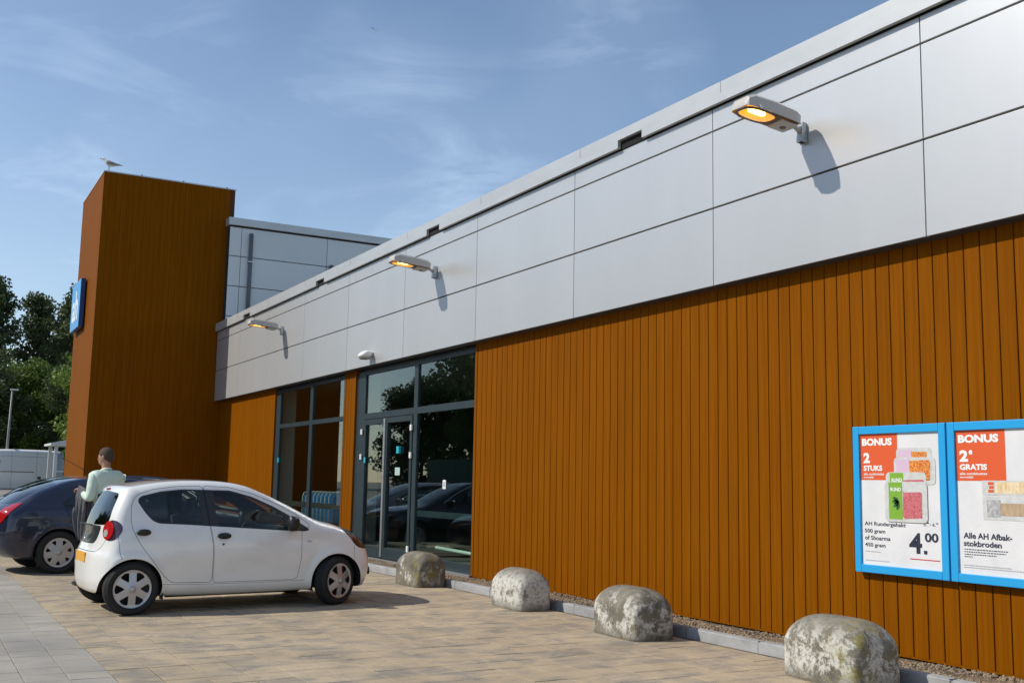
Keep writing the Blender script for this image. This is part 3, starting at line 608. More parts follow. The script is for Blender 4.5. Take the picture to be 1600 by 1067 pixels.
bollard(-6.10, 6.27, .80, .50, .475, R(-2), conc_mat('bollard_moss', .45, .55, 12.2), 'large grey and white bollard with yellow moss on its side, below the posters', 4)

# ---------------------------------------------------------------- shopping trolleys behind the glass
TB = mat('trolley_blue', (.02, .50, .90), .4); TG = mat('trolley_grey', (.62, .66, .66), .4); WIRE = mat('wire', (.45, .46, .47), .3, metal=.7)
def trolley():
    t = empty('shopping_trolley')
    def uarch(w_, z0, z1, r, y0=0): return [(0, y0-w_/2, z0), (0, y0-w_/2, z1-r), (0, y0-w_/2+r*.3, z1-r*.3), (0, y0-w_/2+r, z1), (0, y0+w_/2-r, z1), (0, y0+w_/2-r*.3, z1-r*.3), (0, y0+w_/2, z1-r), (0, y0+w_/2, z0)]
    MB().prism([(0, y, z) for _, y, z in uarch(.46, .48, 1.06, .10)], (.03, 0, 0)).build('basket_panel', TB, t)
    MB().tube([(.02, p[1], p[2]) for p in uarch(.50, .30, 1.10, .11)], .010, 8).build('handle_frame', TG, t, smooth=True)
    b = MB()
    for k in range(6):
        b.tube([(.03, -.22, .5+.09*k), (.75, -.16, .55+.075*k)], .004, 4); b.tube([(.03, .22, .5+.09*k), (.75, .16, .55+.075*k)], .004, 4)
    for k in range(8): b.tube([(.03+.1*k, -.22+.008*k, .50+.006*k), (.03+.1*k, .22-.008*k, .50+.006*k)], .004, 4)
    b.build('wire_basket', WIRE, t)
    MB().tube([(.0, -.24, .30), (.1, -.24, .14), (.7, -.16, .14), (.7, .16, .14), (.1, .24, .14), (.0, .24, .30)], .014, 6).build('chassis', WIRE, t)
    for (x, y) in ((.08, -.24), (.08, .24), (.7, -.16), (.7, .16)): MB().lathe([(.0, -.015), (.06, -.015), (.065, 0), (.06, .015), (.0, .015)], 14, 'y', (x, y, .065)).build('wheel', RUBBER, t)
    return t
tr = trolley()
for k in range(9):
    o = tr if k == 0 else copy_tree(tr); o.location = (-21.75-.25*k, 8.10, .105); o.rotation_euler = (0, 0, R(180))
    ord_ = ['rightmost', 'second from the right', 'third from the right', 'fourth from the right', 'fifth from the right', 'sixth from the right', 'seventh from the right', 'eighth from the right', 'last on the left'][k]
    tag(o, 'blue shopping trolley nested behind the left shop window, %s in the row' % ord_, 'trolley', 'nested blue shopping trolleys')

# ---------------------------------------------------------------- gulls
GW = mat('gull_white', (.62, .62, .60), .8); GG = mat('gull_grey', (.20, .19, .20), .8, col2=(.30, .28, .28), scale=(30, 30, 30)); GB = mat('gull_black', (.02, .02, .025), .7); BEAK = mat('beak', (.25, .20, .08), .6)
def ring_loft(name, secs, m_, parent, n=16):
    b = MB()
    for (c, rx, rz_) in secs:
        for k in range(n): a = 2*math.pi*k/n; b.v.append((c[0], c[1]+rx*math.cos(a), c[2]+rz_*math.sin(a)))
    for i in range(len(secs)-1):
        for k in range(n): b.f.append((i*n+k, i*n+(k+1) % n, (i+1)*n+(k+1) % n, (i+1)*n+k))
    b.f.append(tuple(range(n))); b.f.append(tuple((len(secs)-1)*n+k for k in range(n)))
    return b.build(name, m_, parent, smooth=True)
gl = tag(empty('gull', (TX-.06, 4.06, TH+.036), R(0)), 'standing gull with white head and grey wings on the front corner of the tower', 'gull')
gl.scale = (1.02,)*3; gl.rotation_euler = (0, 0, R(-118))      # local +x = facing
ring_loft('body', [((.20, 0, .335), .006, .006), ((.19, 0, .335), .022, .022), ((.165, 0, .335), .036, .038), ((.13, 0, .315), .036, .042), ((.10, 0, .27), .045, .052), ((.05, 0, .225), .068, .072), ((-.02, 0, .195), .078, .072), ((-.10, 0, .175), .062, .05), ((-.18, 0, .165), .035, .024), ((-.25, 0, .155), .03, .008)], GW, gl)
ring_loft('beak', [((.20, 0, .333), .010, .012), ((.235, 0, .328), .007, .009), ((.25, 0, .320), .002, .003)], BEAK, gl, 8)
for s_ in (-1, 1):
    ring_loft('wing', [((.06, s_*.062, .24), .012, .03), ((.0, s_*.078, .225), .016, .05), ((-.10, s_*.066, .20), .016, .042), ((-.20, s_*.035, .18), .012, .024), ((-.26, s_*.02, .172), .008, .012)], GG, gl, 10)
    ring_loft('wing_tip', [((-.22, s_*.026, .182), .011, .018), ((-.30, s_*.012, .165), .008, .010), ((-.36, s_*.004, .155), .003, .004)], GB, gl, 8)
    MB().tube([(.0, s_*.03, .14), (-.005, s_*.03, .06), (.0, s_*.03, .004)], .006, 6).build('leg', BEAK, gl); MB().poly([(0, s_*.03, .004), (.05, s_*.03+.022, .003), (.055, s_*.03, .003), (.05, s_*.03-.022, .003)]).build('foot', BEAK, gl)
def flying(loc, scl, rot, label):
    t = tag(empty('flying_gull', loc), label, 'gull', 'gulls flying overhead'); t.rotation_euler = rot; t.scale = (scl,)*3
    ring_loft('body', [((.22, 0, 0), .004, .004), ((.18, 0, 0), .03, .03), ((.10, 0, 0), .05, .05), ((-.05, 0, 0), .055, .05), ((-.16, 0, 0), .03, .02), ((-.26, 0, 0), .045, .006)], GW, t, 10)
    for s_ in (-1, 1):
        b = MB(); top = [(.10, .04, .01), (.13, .25, .10), (.02, .48, .10), (-.13, .68, .04)]; bot = [(-.07, .04, 0), (-.04, .25, .085), (-.08, .48, .09), (-.14, .67, .035)]
        for a, c in zip(top, bot): b.v += [(a[0], s_*a[1], a[2]), (c[0], s_*c[1], c[2]), (a[0], s_*a[1], a[2]-.012), (c[0], s_*c[1], c[2]-.006)]
        for i in range(3): q = i*4; b.f += [(q, q+1, q+5, q+4), (q+2, q+6, q+7, q+3), (q, q+4, q+6, q+2), (q+1, q+3, q+7, q+5)]
        b.f += [(0, 2, 3, 1), (12, 13, 15, 14)]; b.build('wing', GG if s_ > 0 else GW, t)
    return t
flying((-40.45, 15.58, 20.13), .32, (R(10), R(-8), R(190)), 'pale gull gliding high in the blue sky above the tower')
flying((-53.4, 24.0, 17.96), .16, (R(-25), 0, R(150)), 'tiny distant gull in the sky right of the tower')

# ---------------------------------------------------------------- street lamp, trolley shelter
POLE = mat('pole_grey', (.30, .30, .29), .6)
st = tag(empty('street_lamp', (-66.3, 4.75, .70)), 'thin pale street lamp in front of the dark trees', 'street lamp')
MB().tube([(0, 0, 0), (0.05, .05, 5.45)], [.09, .045], 8).build('pole', POLE, st, smooth=True); MB().box(-.08, .12, -.05, .38, 5.42, 5.50).build('lamp_head', LAMPWHITE, st, bevel=.03)
WF = mat('white_frame', (.62, .63, .62), .5)
sh = tag(empty('glass_shelter', (-54.3, 7.2, .35)), 'white framed glass shelter between the van and the tower', 'shelter')
for (x, y) in ((1.2, -1.35), (1.2, -.55), (1.2, .3), (1.2, 1.4), (-1.2, -1.35), (-1.2, 1.4)): rbox(x-.07, x+.07, y-.07, y+.07, 0, 2.45, 'post', WF, sh, bevel=.01)
for z in (.25, 1.25): MB().box(1.17, 1.23, -1.28, 1.33, z, z+.06).build('rail', WF, sh)
MB().box(1.19, 1.205, -1.28, 1.33, .31, 2.40).build('glass_wall', glass('shelter_glass', (.75, .8, .85), 1.5), sh)
rf = MB(); rf.prism([(1.4, -1.6, 2.45), (1.4, 1.6, 2.45), (1.4, 1.6, 2.55), (1.4, 0, 2.95), (1.4, -1.6, 2.55)], (-2.8, 0, 0)); rf.build('roof', WF, sh)

# ---------------------------------------------------------------- trees
def leaf_mat(name, a, b):
    mt = bpy.data.materials.new(name); mt.use_nodes = True; nt = mt.node_tree; L = nt.links.new; p = nt.nodes['Principled BSDF']; p.inputs['Roughness'].default_value = .55; p.inputs['Specular IOR Level'].default_value = .3
    g_ = N(nt, 'ShaderNodeNewGeometry'); mx = N(nt, 'ShaderNodeMix', data_type='RGBA'); mx.inputs['A'].default_value = (*a, 1); mx.inputs['B'].default_value = (*b, 1); L(g_.outputs['Random Per Island'], mx.inputs['Factor'])
    L(mx.outputs['Result'], p.inputs['Base Color']); tr_ = N(nt, 'ShaderNodeBsdfTranslucent'); L(mx.outputs['Result'], tr_.inputs['Color']); ms = N(nt, 'ShaderNodeMixShader'); ms.inputs[0].default_value = .3
    o = nt.nodes['Material Output']; L(p.outputs[0], ms.inputs[1]); L(tr_.outputs[0], ms.inputs[2]); L(ms.outputs[0], o.inputs[0]); return mt
LF1 = leaf_mat('leaves_dark', (.055, .080, .034), (.11, .14, .050)); LF2 = leaf_mat('leaves_green', (.085, .14, .022), (.16, .22, .045)); LF3 = leaf_mat('leaves_light', (.11, .18, .025), (.20, .27, .045)); BARK = mat('bark', (.09, .075, .055), .9)
def tree(seed, H, kind, nleaf, ls, lm):
    rs = np.random.RandomState(seed); t = empty('tree'); b = MB(); cl = []
    b.tube([(0, 0, 0), (.05*H/10, 0, H*.3), (0, .05, H*.62), (.1, 0, H*.93)], [H*.018, H*.014, H*.009, H*.003], 8)
    nl = 34 if kind == 'tall' else 38
    for i in range(nl):
        if kind == 'tall': q = .40+.58*(i/nl); z = H*q; rad = H*.120*(math.sin(min(1, (1.02-q)*1.9+.12)*math.pi/2))*rs.uniform(.45, 1.1); up = rs.uniform(.15, .6)*rad+.5
        else: q = .12+.80*(i/nl); z = H*q; rad = H*.36*math.sqrt(max(.05, 1-((q-.45)/.58)**2))*rs.uniform(.55, 1.08); up = rs.uniform(.0, .4)*rad
        a = i*2.4+rs.uniform(-.4, .4); e = (rad*math.cos(a), rad*math.sin(a), min(z+up, H)); m_ = (e[0]*.5, e[1]*.5, z+up*.35)
        b.tube([(0, 0, z), m_, e], [H*.006, H*.004, H*.0015], 5)
        cl.append((e, rs.uniform(.07, .125)*H*(.62 if kind == 'tall' else 1))); cl.append((m_, rs.uniform(.05, .09)*H*(.62 if kind == 'tall' else 1)))
        if kind != 'tall': cl.append(((e[0]*.8, e[1]*.8, e[2]-.06*H), rs.uniform(.06, .1)*H))
    b.build('trunk', BARK, t, smooth=True)
    C = np.array([c for c, _ in cl]); S = np.array([s_ for _, s_ in cl]); idx = rs.choice(len(C), nleaf, p=S**2/np.sum(S**2))
    d = rs.normal(size=(nleaf, 3)); d /= np.linalg.norm(d, axis=1)[:, None]; rad = rs.rand(nleaf)**.45
    P = C[idx]+d*(rad*S[idx])[:, None]*[1, 1, .72]; P = P[P[:, 2] > .25]; n = len(P)
    u_ = rs.normal(size=(n, 3)); u_ /= np.linalg.norm(u_, axis=1)[:, None]; v_ = np.cross(u_, rs.normal(size=(n, 3))); v_ /= np.linalg.norm(v_, axis=1)[:, None]; sz = ls*rs.uniform(.6, 1.35, (n, 1))
    q = np.stack([P-u_*sz, P+v_*sz*.6, P+u_*sz, P-v_*sz*.6], 1).reshape(-1, 3)
    me = bpy.data.meshes.new('crown'); me.vertices.add(len(q)); me.vertices.foreach_set('co', q.ravel()); me.loops.add(4*n); me.loops.foreach_set('vertex_index', np.arange(4*n)); me.polygons.add(n); me.polygons.foreach_set('loop_start', np.arange(0, 4*n, 4)); me.materials.append(lm); me.update(); me.validate()
    put('crown', me, t); return t
tall = [tree(s_, 20, 'tall', 9000, .20, LF1) for s_ in (11, 12)]
rnd_t = [tree(21, 9, 'round', 20000, .12, LF1), tree(22, 9, 'round', 20000, .12, LF2), tree(23, 9, 'round', 20000, .11, LF3)]
used = set()
def plant(proto, x, y, s_, z, rz, label, group, sz=1.0):
    o = proto if proto.name not in used else copy_tree(proto); used.add(proto.name)
    o.location = (x, y, z); o.scale = (s_, s_, s_*sz); o.rotation_euler = (0, 0, rz); tag(o, label, 'tree', group)
T1 = 'tall dark trees behind the car park'
plant(tall[0], -93, 5.0, .80, .7, .3, 'tallest dark tree at the left edge of the picture', T1)
plant(tall[1], -96, 8.6, .76, .7, 1.9, 'tall dark tree with a tufted top, second from the left edge', T1)
plant(tall[0], -90, 11.0, .78, .7, 4.0, 'slender dark tree close beside the tower', T1)
plant(tall[1], -104, 12.0, .80, .7, 5.0, 'tall dark tree half hidden behind the tower', T1)
plant(tall[1], -97, 1.5, .82, .7, 3.3, 'tall dark tree just beyond the left edge of the picture', T1)
T2 = 'bushy green trees behind the van'
for i, (k, x, y, s_, lb) in enumerate(((0, -74, 3.0, .90, 'dark bushy tree behind the street lamp at the left edge'), (1, -76, 6.5, .92, 'mid green bushy tree behind the white van'), (0, -72, 9.5, .82, 'dark bushy tree behind the glass shelter'), (2, -62, 9.75, .98, 'light green leafy tree beside the tower'), (1, -84, 12.5, 1.0, 'green bushy tree behind the tower edge'), (1, -82, .0, 1.0, 'green bushy tree left of the street lamp'), (0, -86, 8.0, .98, 'big dark bushy tree filling the gap under the tall trees'), (0, -88, 3.5, 1.08, 'dark bushy tree below the tallest tree'))):
    plant(rnd_t[k], x, y, s_, .7, i*1.3, lb, T2)
T3 = 'trees on the far side of the car park'
for i in range(8):
    plant(rnd_t[(1, 0)[i % 2]], -88+i*11+rnd.uniform(-2, 2), -31-rnd.uniform(0, 3), 1.75, 0, i*.7+.4, ('first', 'second', 'third', 'fourth', 'fifth', 'sixth', 'seventh', 'eighth')[i]+' large tree from the left in the back row mirrored in the shop glass', 'back row of trees across the car park')
for i in range(9):
    k = (0, 1, 0, 2, 0, 1, 1, 0, 1)[i]
    plant(rnd_t[k], -92+i*10.5+rnd.uniform(-2, 2), -24-rnd.uniform(0, 5), (1.25, 1.05, 1.4)[i % 3], 0, i*.9, ['rounded dark','rounded green','big dark','light green','small dark','wide green','mid sized green','tall dark','last green'][i]+' bushy tree across the car park, mirrored in the shop glass', T3)
for i in range(6):
    plant(tall[i % 2], -105+i*19+rnd.uniform(-3, 3), -38-rnd.uniform(0, 4), .72, 0, i*1.7, ('tall tree with a dark crown', 'slender tall tree', 'broad tall tree', 'tall tree with a tufted top', 'leaning tall tree', 'tall tree nearest the road')[i]+' far behind the green fence, mirrored in the shop glass', 'tall trees behind the green fence')
GF = mat('green_fence', (.02, .09, .06), .6)
fe = tag(empty('green_fence', (-45, -17, 0)), 'dark green panel fence across the car park, reflected in the door glass', 'fence')
for k in range(24): MB().box(-24+2.0*k, -24+2.0*k+1.96, -.03, .03, .05, 3.0).build('fence_panel', GF, fe); MB().box(-24+2.0*k-.04+1.98, -24+2.0*k+2.02, -.05, .05, 0, 3.1).build('post', PIPE, fe)
# ---------------------------------------------------------------- cars: one closed body surface, cut along drawn curves into panels, panes and lamps
def catmull(P, n=8, closed=True):
    P = np.array(P, float); out = []; k = len(P)
    for i in range(k if closed else k-1):
        p0, p1, p2, p3 = [P[(i+j) % k] if closed else P[min(max(i+j, 0), k-1)] for j in (-1, 0, 1, 2)]
        for t in np.linspace(0, 1, n, endpoint=False):
            out.append(.5*((2*p1)+(-p0+p2)*t+(2*p0-5*p1+4*p2-p3)*t*t+(-p0+3*p1-3*p2+p3)*t**3))
    if not closed: out.append(P[-1])
    return np.array(out)
def resample(P, d, closed):
    P = np.array(P, float)
    if closed: P = np.vstack([P, P[:1]])
    s = np.r_[0, np.cumsum(np.hypot(*(np.diff(P, axis=0).T)))]; n = max(2, int(s[-1]/d)+1); t = np.linspace(0, s[-1], n)
    Q = np.c_[np.interp(t, s, P[:, 0]), np.interp(t, s, P[:, 1])]
    return Q[:-1] if closed else Q
def pip(x, y, P):
    c = np.zeros(x.shape, bool); n = len(P); j = n-1
    for i in range(n):
        a, b = P[i], P[j]; m_ = ((a[1] > y) != (b[1] > y)) & (x < (b[0]-a[0])*(y-a[1])/((b[1]-a[1])+1e-12)+a[0]); c ^= m_; j = i
    return c
def segdist(x, y, P, closed):
    d = np.full(x.shape, 1e9); n = len(P)
    for i in range(n if closed else n-1):
        a, b = P[i], P[(i+1) % n]; e = b-a; t = np.clip(((x-a[0])*e[0]+(y-a[1])*e[1])/(e@e+1e-12), 0, 1)
        d = np.minimum(d, np.hypot(x-a[0]-t*e[0], y-a[1]-t*e[1]))
    return d
def rounded(P, r=.03, n=5):
    P = np.array(P, float); out = []; k = len(P)
    for i in range(k):
        p, a, b = P[i], P[i-1], P[(i+1) % k]; ra = min(r, .45*np.linalg.norm(a-p)); rb = min(r, .45*np.linalg.norm(b-p))
        A = p+(a-p)/np.linalg.norm(a-p)*ra; B = p+(b-p)/np.linalg.norm(b-p)*rb
        for t in np.linspace(0, 1, n): out.append((1-t)**2*A+2*t*(1-t)*p+t*t*B)
    return np.array(out)
def shell(S):
    """build the surface of one car; returns dict label -> (verts, normals, tris) for the left half (y >= 0)"""
    prof = catmull(S['profile'], 10); gx = np.arange(prof[:, 0].min()-.6, prof[:, 0].max()+.6, .012); gy = np.arange(-.5, prof[:, 1].max()+.5, .012)
    X, Y = np.meshgrid(gx, gy, indexing='ij'); D = segdist(X, Y, resample(prof, .02, True), True); D = np.where(pip(X, Y, prof), -D, D)
    def sdf(s, z):
        a = np.clip((s-gx[0])/.012, 0, len(gx)-1.001); b = np.clip((z-gy[0])/.012, 0, len(gy)-1.001); i = a.astype(int); j = b.astype(int); f = a-i; g_ = b-j
        return D[i, j]*(1-f)*(1-g_)+D[i+1, j]*f*(1-g_)+D[i, j+1]*(1-f)*g_+D[i+1, j+1]*f*g_
    W_ = S['W']; sm = S['mid']; wz = np.array(S['wz']); zz = np.linspace(-.5, 3.2, 400); wt = np.interp(zz, wz[:, 0], wz[:, 1]); ker = np.exp(-np.linspace(-2, 2, 9)**2); ker /= ker.sum(); wt = np.convolve(np.pad(wt, 4, 'edge'), ker, 'valid')
    def Fn(P):
        s, y, z = P[..., 0], np.abs(P[..., 1]), P[..., 2]; q = np.clip(y/W_, 0, 1.3)**S.get('pn', 2.6)
        k = np.where(s > sm, S['kf'], S['kr']); s2 = sm+(s-sm)/(1-np.minimum(k*q, .6)); z2 = z+np.where(z > .5, S.get('crown', .05)*(y/W_)**2, 0)
        d1 = sdf(s2, z2); w_ = W_*np.interp(z, zz, wt)
        w_ = w_*(1-S.get('tf', .05)*np.clip((s-sm)/(S['sf']-sm), 0, 1.2)**2.2-S.get('tr', .05)*np.clip((sm-s)/(sm-S['sr']), 0, 1.2)**2.2)
        for ax in S['axles']:
            rh = np.hypot(s-ax, z-S['wr']); w_ = w_+S.get('flare', .018)*np.exp(-((rh-S['ra']-.01)/.055)**2)*(z > S['wr']*.4)
        w_ = w_-S.get('dish', .012)*np.exp(-((z-.43)/.13)**2)*np.clip(1-np.abs((s-sm)/(S['sf']-sm))*1.4, 0, 1)
        d2 = (y-w_)*.96; kk = S.get('k', .10); h_ = np.maximum(kk-np.abs(d1-d2), 0)/kk
        return np.maximum(d1, d2)+h_*h_*kk*.25
    def bis(A, B):      # A inside, B outside
        lo = np.zeros(len(A)); hi = np.ones(len(A))
        for _ in range(26):
            m_ = (lo+hi)/2; f = Fn(A+(B-A)*m_[:, None]) < 0; lo = np.where(f, m_, lo); hi = np.where(f, hi, m_)
        return A+(B-A)*lo[:, None]
    s0, s1, z0 = S['ax0'], S['ax1'], S['z0']; K = .75
    def to3(a, th):
        dx = np.where(a > s1, (a-s1)/K, np.where(a < s0, (a-s0)/K, 0)); o = np.c_[np.clip(a, s0, s1), 0*a, 0*a+z0]
        d = np.c_[np.sin(dx), np.cos(dx)*np.cos(th), np.cos(dx)*np.sin(th)]; return bis(o, o+d*3.0)
    def topar(P):
        s, y, z = P.T; th = np.arctan2(z-z0, np.maximum(y, 1e-6)); a = s.copy()
        for (c, sg_) in ((s1, 1), (s0, -1)):
            m_ = (s > s1) if sg_ > 0 else (s < s0); r = np.sqrt((s-c)**2+y**2+(z-z0)**2); ph = np.arcsin(np.clip(np.abs(s-c)/r, 0, 1)); a = np.where(m_, c+sg_*K*ph, a)
        return a, th
    TH = .62
    pts = []; segs = []
    def addline(a, th, closed):
        b = len(pts); pts.extend(np.c_[a, th*TH].tolist()); n = len(a); segs.extend([(b+i, b+i+1) for i in range(n-1)]+([(b+n-1, b)] if closed else []))
    views = {'side': ((0,0,0), (1,0,0), (0,0,1), (0,1,0)), 'rear': ((0,0,0), (0,1,0), (0,0,1), (-1,0,0)), 'front': ((0,0,0), (0,1,0), (0,0,1), (1,0,0))}
    for k, v in S.get('views', {}).items(): views[k] = v
    def cast(view, Q):
        O, U, V_, Nn = [np.array(v, float) for v in views[view]]; P = O+Q[:, :1]*U+Q[:, 1:]*V_
        if view == 'side': A, B = P, P+Nn*2
        elif view in ('rear', 'front'):
            A = P.copy(); A[:, 0] = sm; B = A+Nn*4
            if view == 'rear': A[:, 0] = s0+.9*(1 if S['profile'] else 0)
            if view == 'front': A[:, 0] = S.get('fa', sm+.5)
            B = A+Nn*5
        else: A, B = P-Nn*.25, P+Nn*.5
        ok = (Fn(A) < 0) & (P[:, 1] > -.0001) if view != 'side' else (Fn(A) < 0)
        return bis(A, B), ok
    for ft in S['features']:
        Q = np.array(ft['poly'], float); closed = ft.get('closed', True); Q = resample(Q, ft.get('d', .016), closed)
        lines = [Q]
        if ft.get('gap'):
            T = np.gradient(Q, axis=0); T /= np.linalg.norm(T, axis=1)[:, None]+1e-9; Nn = np.c_[-T[:, 1], T[:, 0]]*ft['gap']; lines = [Q+Nn, Q-Nn]
        for q in lines:
            P, ok = cast(ft['view'], q); a, th = topar(P); i = 0; n = len(q)
            if ok.all(): addline(a, th, closed)
            else:
                st = None
                for i in range(n+1):
                    if i < n and ok[i]:
                        if st is None: st = i
                    elif st is not None:
                        if i-st > 1: addline(a[st:i], th[st:i], False)
                        st = None
    npf = len(pts); F0 = np.array(pts)
    am, aM = s0-K*math.pi/2*.998, s1+K*math.pi/2*.998; tm = math.pi/2
    h_ = S.get('h', .026)
    A_ = np.arange(am, aM, h_); T_ = np.linspace(-tm, tm, int(2*tm*TH/h_))
    ga, gt = np.meshgrid(A_, T_, indexing='ij'); ga = ga.copy(); ga[:, 1::2] += h_*.5; ga = np.clip(ga, am, aM); G = np.c_[ga.ravel(), gt.ravel()*TH]
    # hash to drop grid points too near the drawn curves
    cell = set(); cs = h_*.45
    for p_ in F0:
        i, j = int(p_[0]/cs+1000), int(p_[1]/cs+1000)
        for di in (-1, 0, 1):
            for dj in (-1, 0, 1): cell.add((i+di, j+dj))
    keep = [not ((int(p_[0]/cs+1000), int(p_[1]/cs+1000)) in cell) for p_ in G]
    edge_t = np.abs(np.abs(G[:, 1])-tm*TH) < 1e-6; keep = np.array(keep) | edge_t
    allp = np.vstack([F0, G[keep]])
    vo, eo, fo, *_ = delaunay_2d_cdt([Vector(p_) for p_ in allp], segs, [], 0, 1e-5)
    vo = np.array([v[:] for v in vo]); fo = np.array([f for f in fo if len(f) == 3])
    P3 = to3(vo[:, 0], vo[:, 1]/TH); P3[:, 1] = np.where(np.abs(np.abs(vo[:, 1]/TH)-tm) < 1e-4, 0, P3[:, 1])
    e = .009; Gd = np.stack([Fn(P3+np.array(d_)*e)-Fn(P3-np.array(d_)*e) for d_ in ((1,0,0), (0,1,0), (0,0,1))], 1); Gd[np.abs(P3[:, 1]) < 1e-4, 1] = 0
    Gd /= np.linalg.norm(Gd, axis=1)[:, None]+1e-9
    C = P3[fo].mean(1); CN = Gd[fo].mean(1); c2 = vo[fo].mean(1)
    lab = np.full(len(fo), 'body', dtype=object)
    for ft in S['features']:
        if not ft.get('label'): continue
        O, U, V_, Nn = [np.array(v, float) for v in views[ft['view']]]; u_ = (C-O)@U; v_ = (C-O)@V_; lim = ft.get('nmin', .15)
        ok = (CN@Nn > lim)
        if ft['view'] == 'rear': ok &= C[:, 0] < sm
        if ft['view'] == 'front': ok &= C[:, 0] > sm
        Q = np.array(ft['poly'], float)
        if ft.get('gap'): inn = segdist(u_, v_, Q, ft.get('closed', True)) < ft['gap']*1.02
        else: inn = pip(u_, v_, Q)
        if 'only' in ft: ok &= np.isin(lab, ft['only'])
        lab[ok & inn] = ft['label']
    res = {}
    for l in set(lab):
        f = fo[lab == l]; u, inv = np.unique(f, return_inverse=True); f = inv.reshape(-1, 3); P_, N_ = P3[u], Gd[u]
        fn = np.cross(P_[f[:, 1]]-P_[f[:, 0]], P_[f[:, 2]]-P_[f[:, 0]]); flip = (fn*N_[f[:, 0]]).sum(1) < 0; f[flip] = f[flip][:, ::-1]
        res[l] = (P_, N_, f)
    def inner(labels, off):
        f = fo[np.isin(lab, labels)]; u, inv = np.unique(f, return_inverse=True); f = inv.reshape(-1, 3); return P3[u]-Gd[u]*off, -Gd[u], f
    return res, inner, bis, Fn
def to_mesh(name, parts, m_, smooth=True):
    V = []; Nn = []; F_ = []; b = 0
    for (P, n_, f) in parts: V.append(P); Nn.append(n_); F_.append(f+b); b += len(P)
    V = np.vstack(V); Nn = np.vstack(Nn); F_ = np.vstack(F_)
    me = bpy.data.meshes.new(name); me.from_pydata(V.tolist(), [], F_.tolist()); me.materials.append(m_)
    me.polygons.foreach_set('use_smooth', [True]*len(F_)); me.update(); me.normals_split_custom_set_from_vertices(Nn.tolist()); return me
def mir(p): P, n_, f = p; return P*[1, -1, 1], n_*[1, -1, 1], f[:, ::-1]
def shift(p, off): P, n_, f = p; return P+n_*off, n_, f
def hubcap(name, m_, nsp, Rr, kind, parent):
    """dished wheel cover with openings; face towards -y"""
    def dep(r): return -.022*(1-(r/Rr)**2)*1.0-.012*np.exp(-(r/(.22*Rr))**2)+.014*np.exp(-((r-.98*Rr)/.012)**2)*-1
    outer = [(Rr*math.cos(a), Rr*math.sin(a)) for a in np.linspace(0, 2*math.pi, 96, endpoint=False)]; holes = []
    for k in range(nsp):
        c = 2*math.pi*(k+.5)/nsp+math.pi/2
        if kind == 'spoke': h_ = [(.42*Rr, -.06), (.42*Rr, .06), (.86*Rr, .30), (.90*Rr, .15), (.91*Rr, 0), (.90*Rr, -.15), (.86*Rr, -.30)]
        else: h_ = [(.52*Rr, 0), (.84*Rr, .20), (.87*Rr, 0), (.84*Rr, -.20)]
        h_ = rounded([(r*math.cos(c+a), r*math.sin(c+a)) for r, a in h_], .012, 4); holes.append(np.array(h_))
    pts = list(outer); segs = [(i, (i+1) % 96) for i in range(96)]
    for h_ in holes: b = len(pts); pts += h_.tolist(); segs += [(b+i, b+(i+1) % len(h_)) for i in range(len(h_))]
    for r in np.arange(.0, .97, .075):
        n = max(1, int(r*48)); pts += [(r*Rr*math.cos(a), r*Rr*math.sin(a)) for a in np.linspace(0, 2*math.pi, n, endpoint=False)+.01]
    vo, eo, fo, *_ = delaunay_2d_cdt([Vector(p_) for p_ in pts], segs, [], 0, 1e-5); vo = np.array([v[:] for v in vo]); fo = np.array([f for f in fo if len(f) == 3]); c = vo[fo].mean(1)
    bad = np.zeros(len(fo), bool)
    for h_ in holes: bad |= pip(c[:, 0], c[:, 1], h_)
    bad |= np.hypot(c[:, 0], c[:, 1]) > Rr; fo = fo[~bad]; r = np.hypot(vo[:, 0], vo[:, 1])
    b = MB(); b.v = [(p[0], float(dep(rr)), p[1]) for p, rr in zip(vo, r)]; b.f = [tuple(int(i) for i in f) for f in fo]
    me = b.mesh(name, m_, True); bm = bmesh.new(); bm.from_mesh(me); bmesh.ops.delete(bm, geom=[v for v in bm.verts if not v.link_faces], context='VERTS'); bmesh.ops.recalc_face_normals(bm, faces=bm.faces)
    if sum(f.normal.y for f in bm.faces) > 0: bmesh.ops.reverse_faces(bm, faces=bm.faces)
    r_ = bmesh.ops.extrude_edge_only(bm, edges=[e for e in bm.edges if e.is_boundary]); vs = [v for v in r_['geom'] if isinstance(v, bmesh.types.BMVert)]; bmesh.ops.translate(bm, verts=vs, vec=(0, .012, 0)); bm.to_mesh(me); bm.free()
    me.polygons.foreach_set('use_smooth', [False]*len(me.polygons)); me.set_sharp_from_angle(angle=R(35)) if hasattr(me, 'set_sharp_from_angle') else None
    me.polygons.foreach_set('use_smooth', [True]*len(me.polygons)); return me
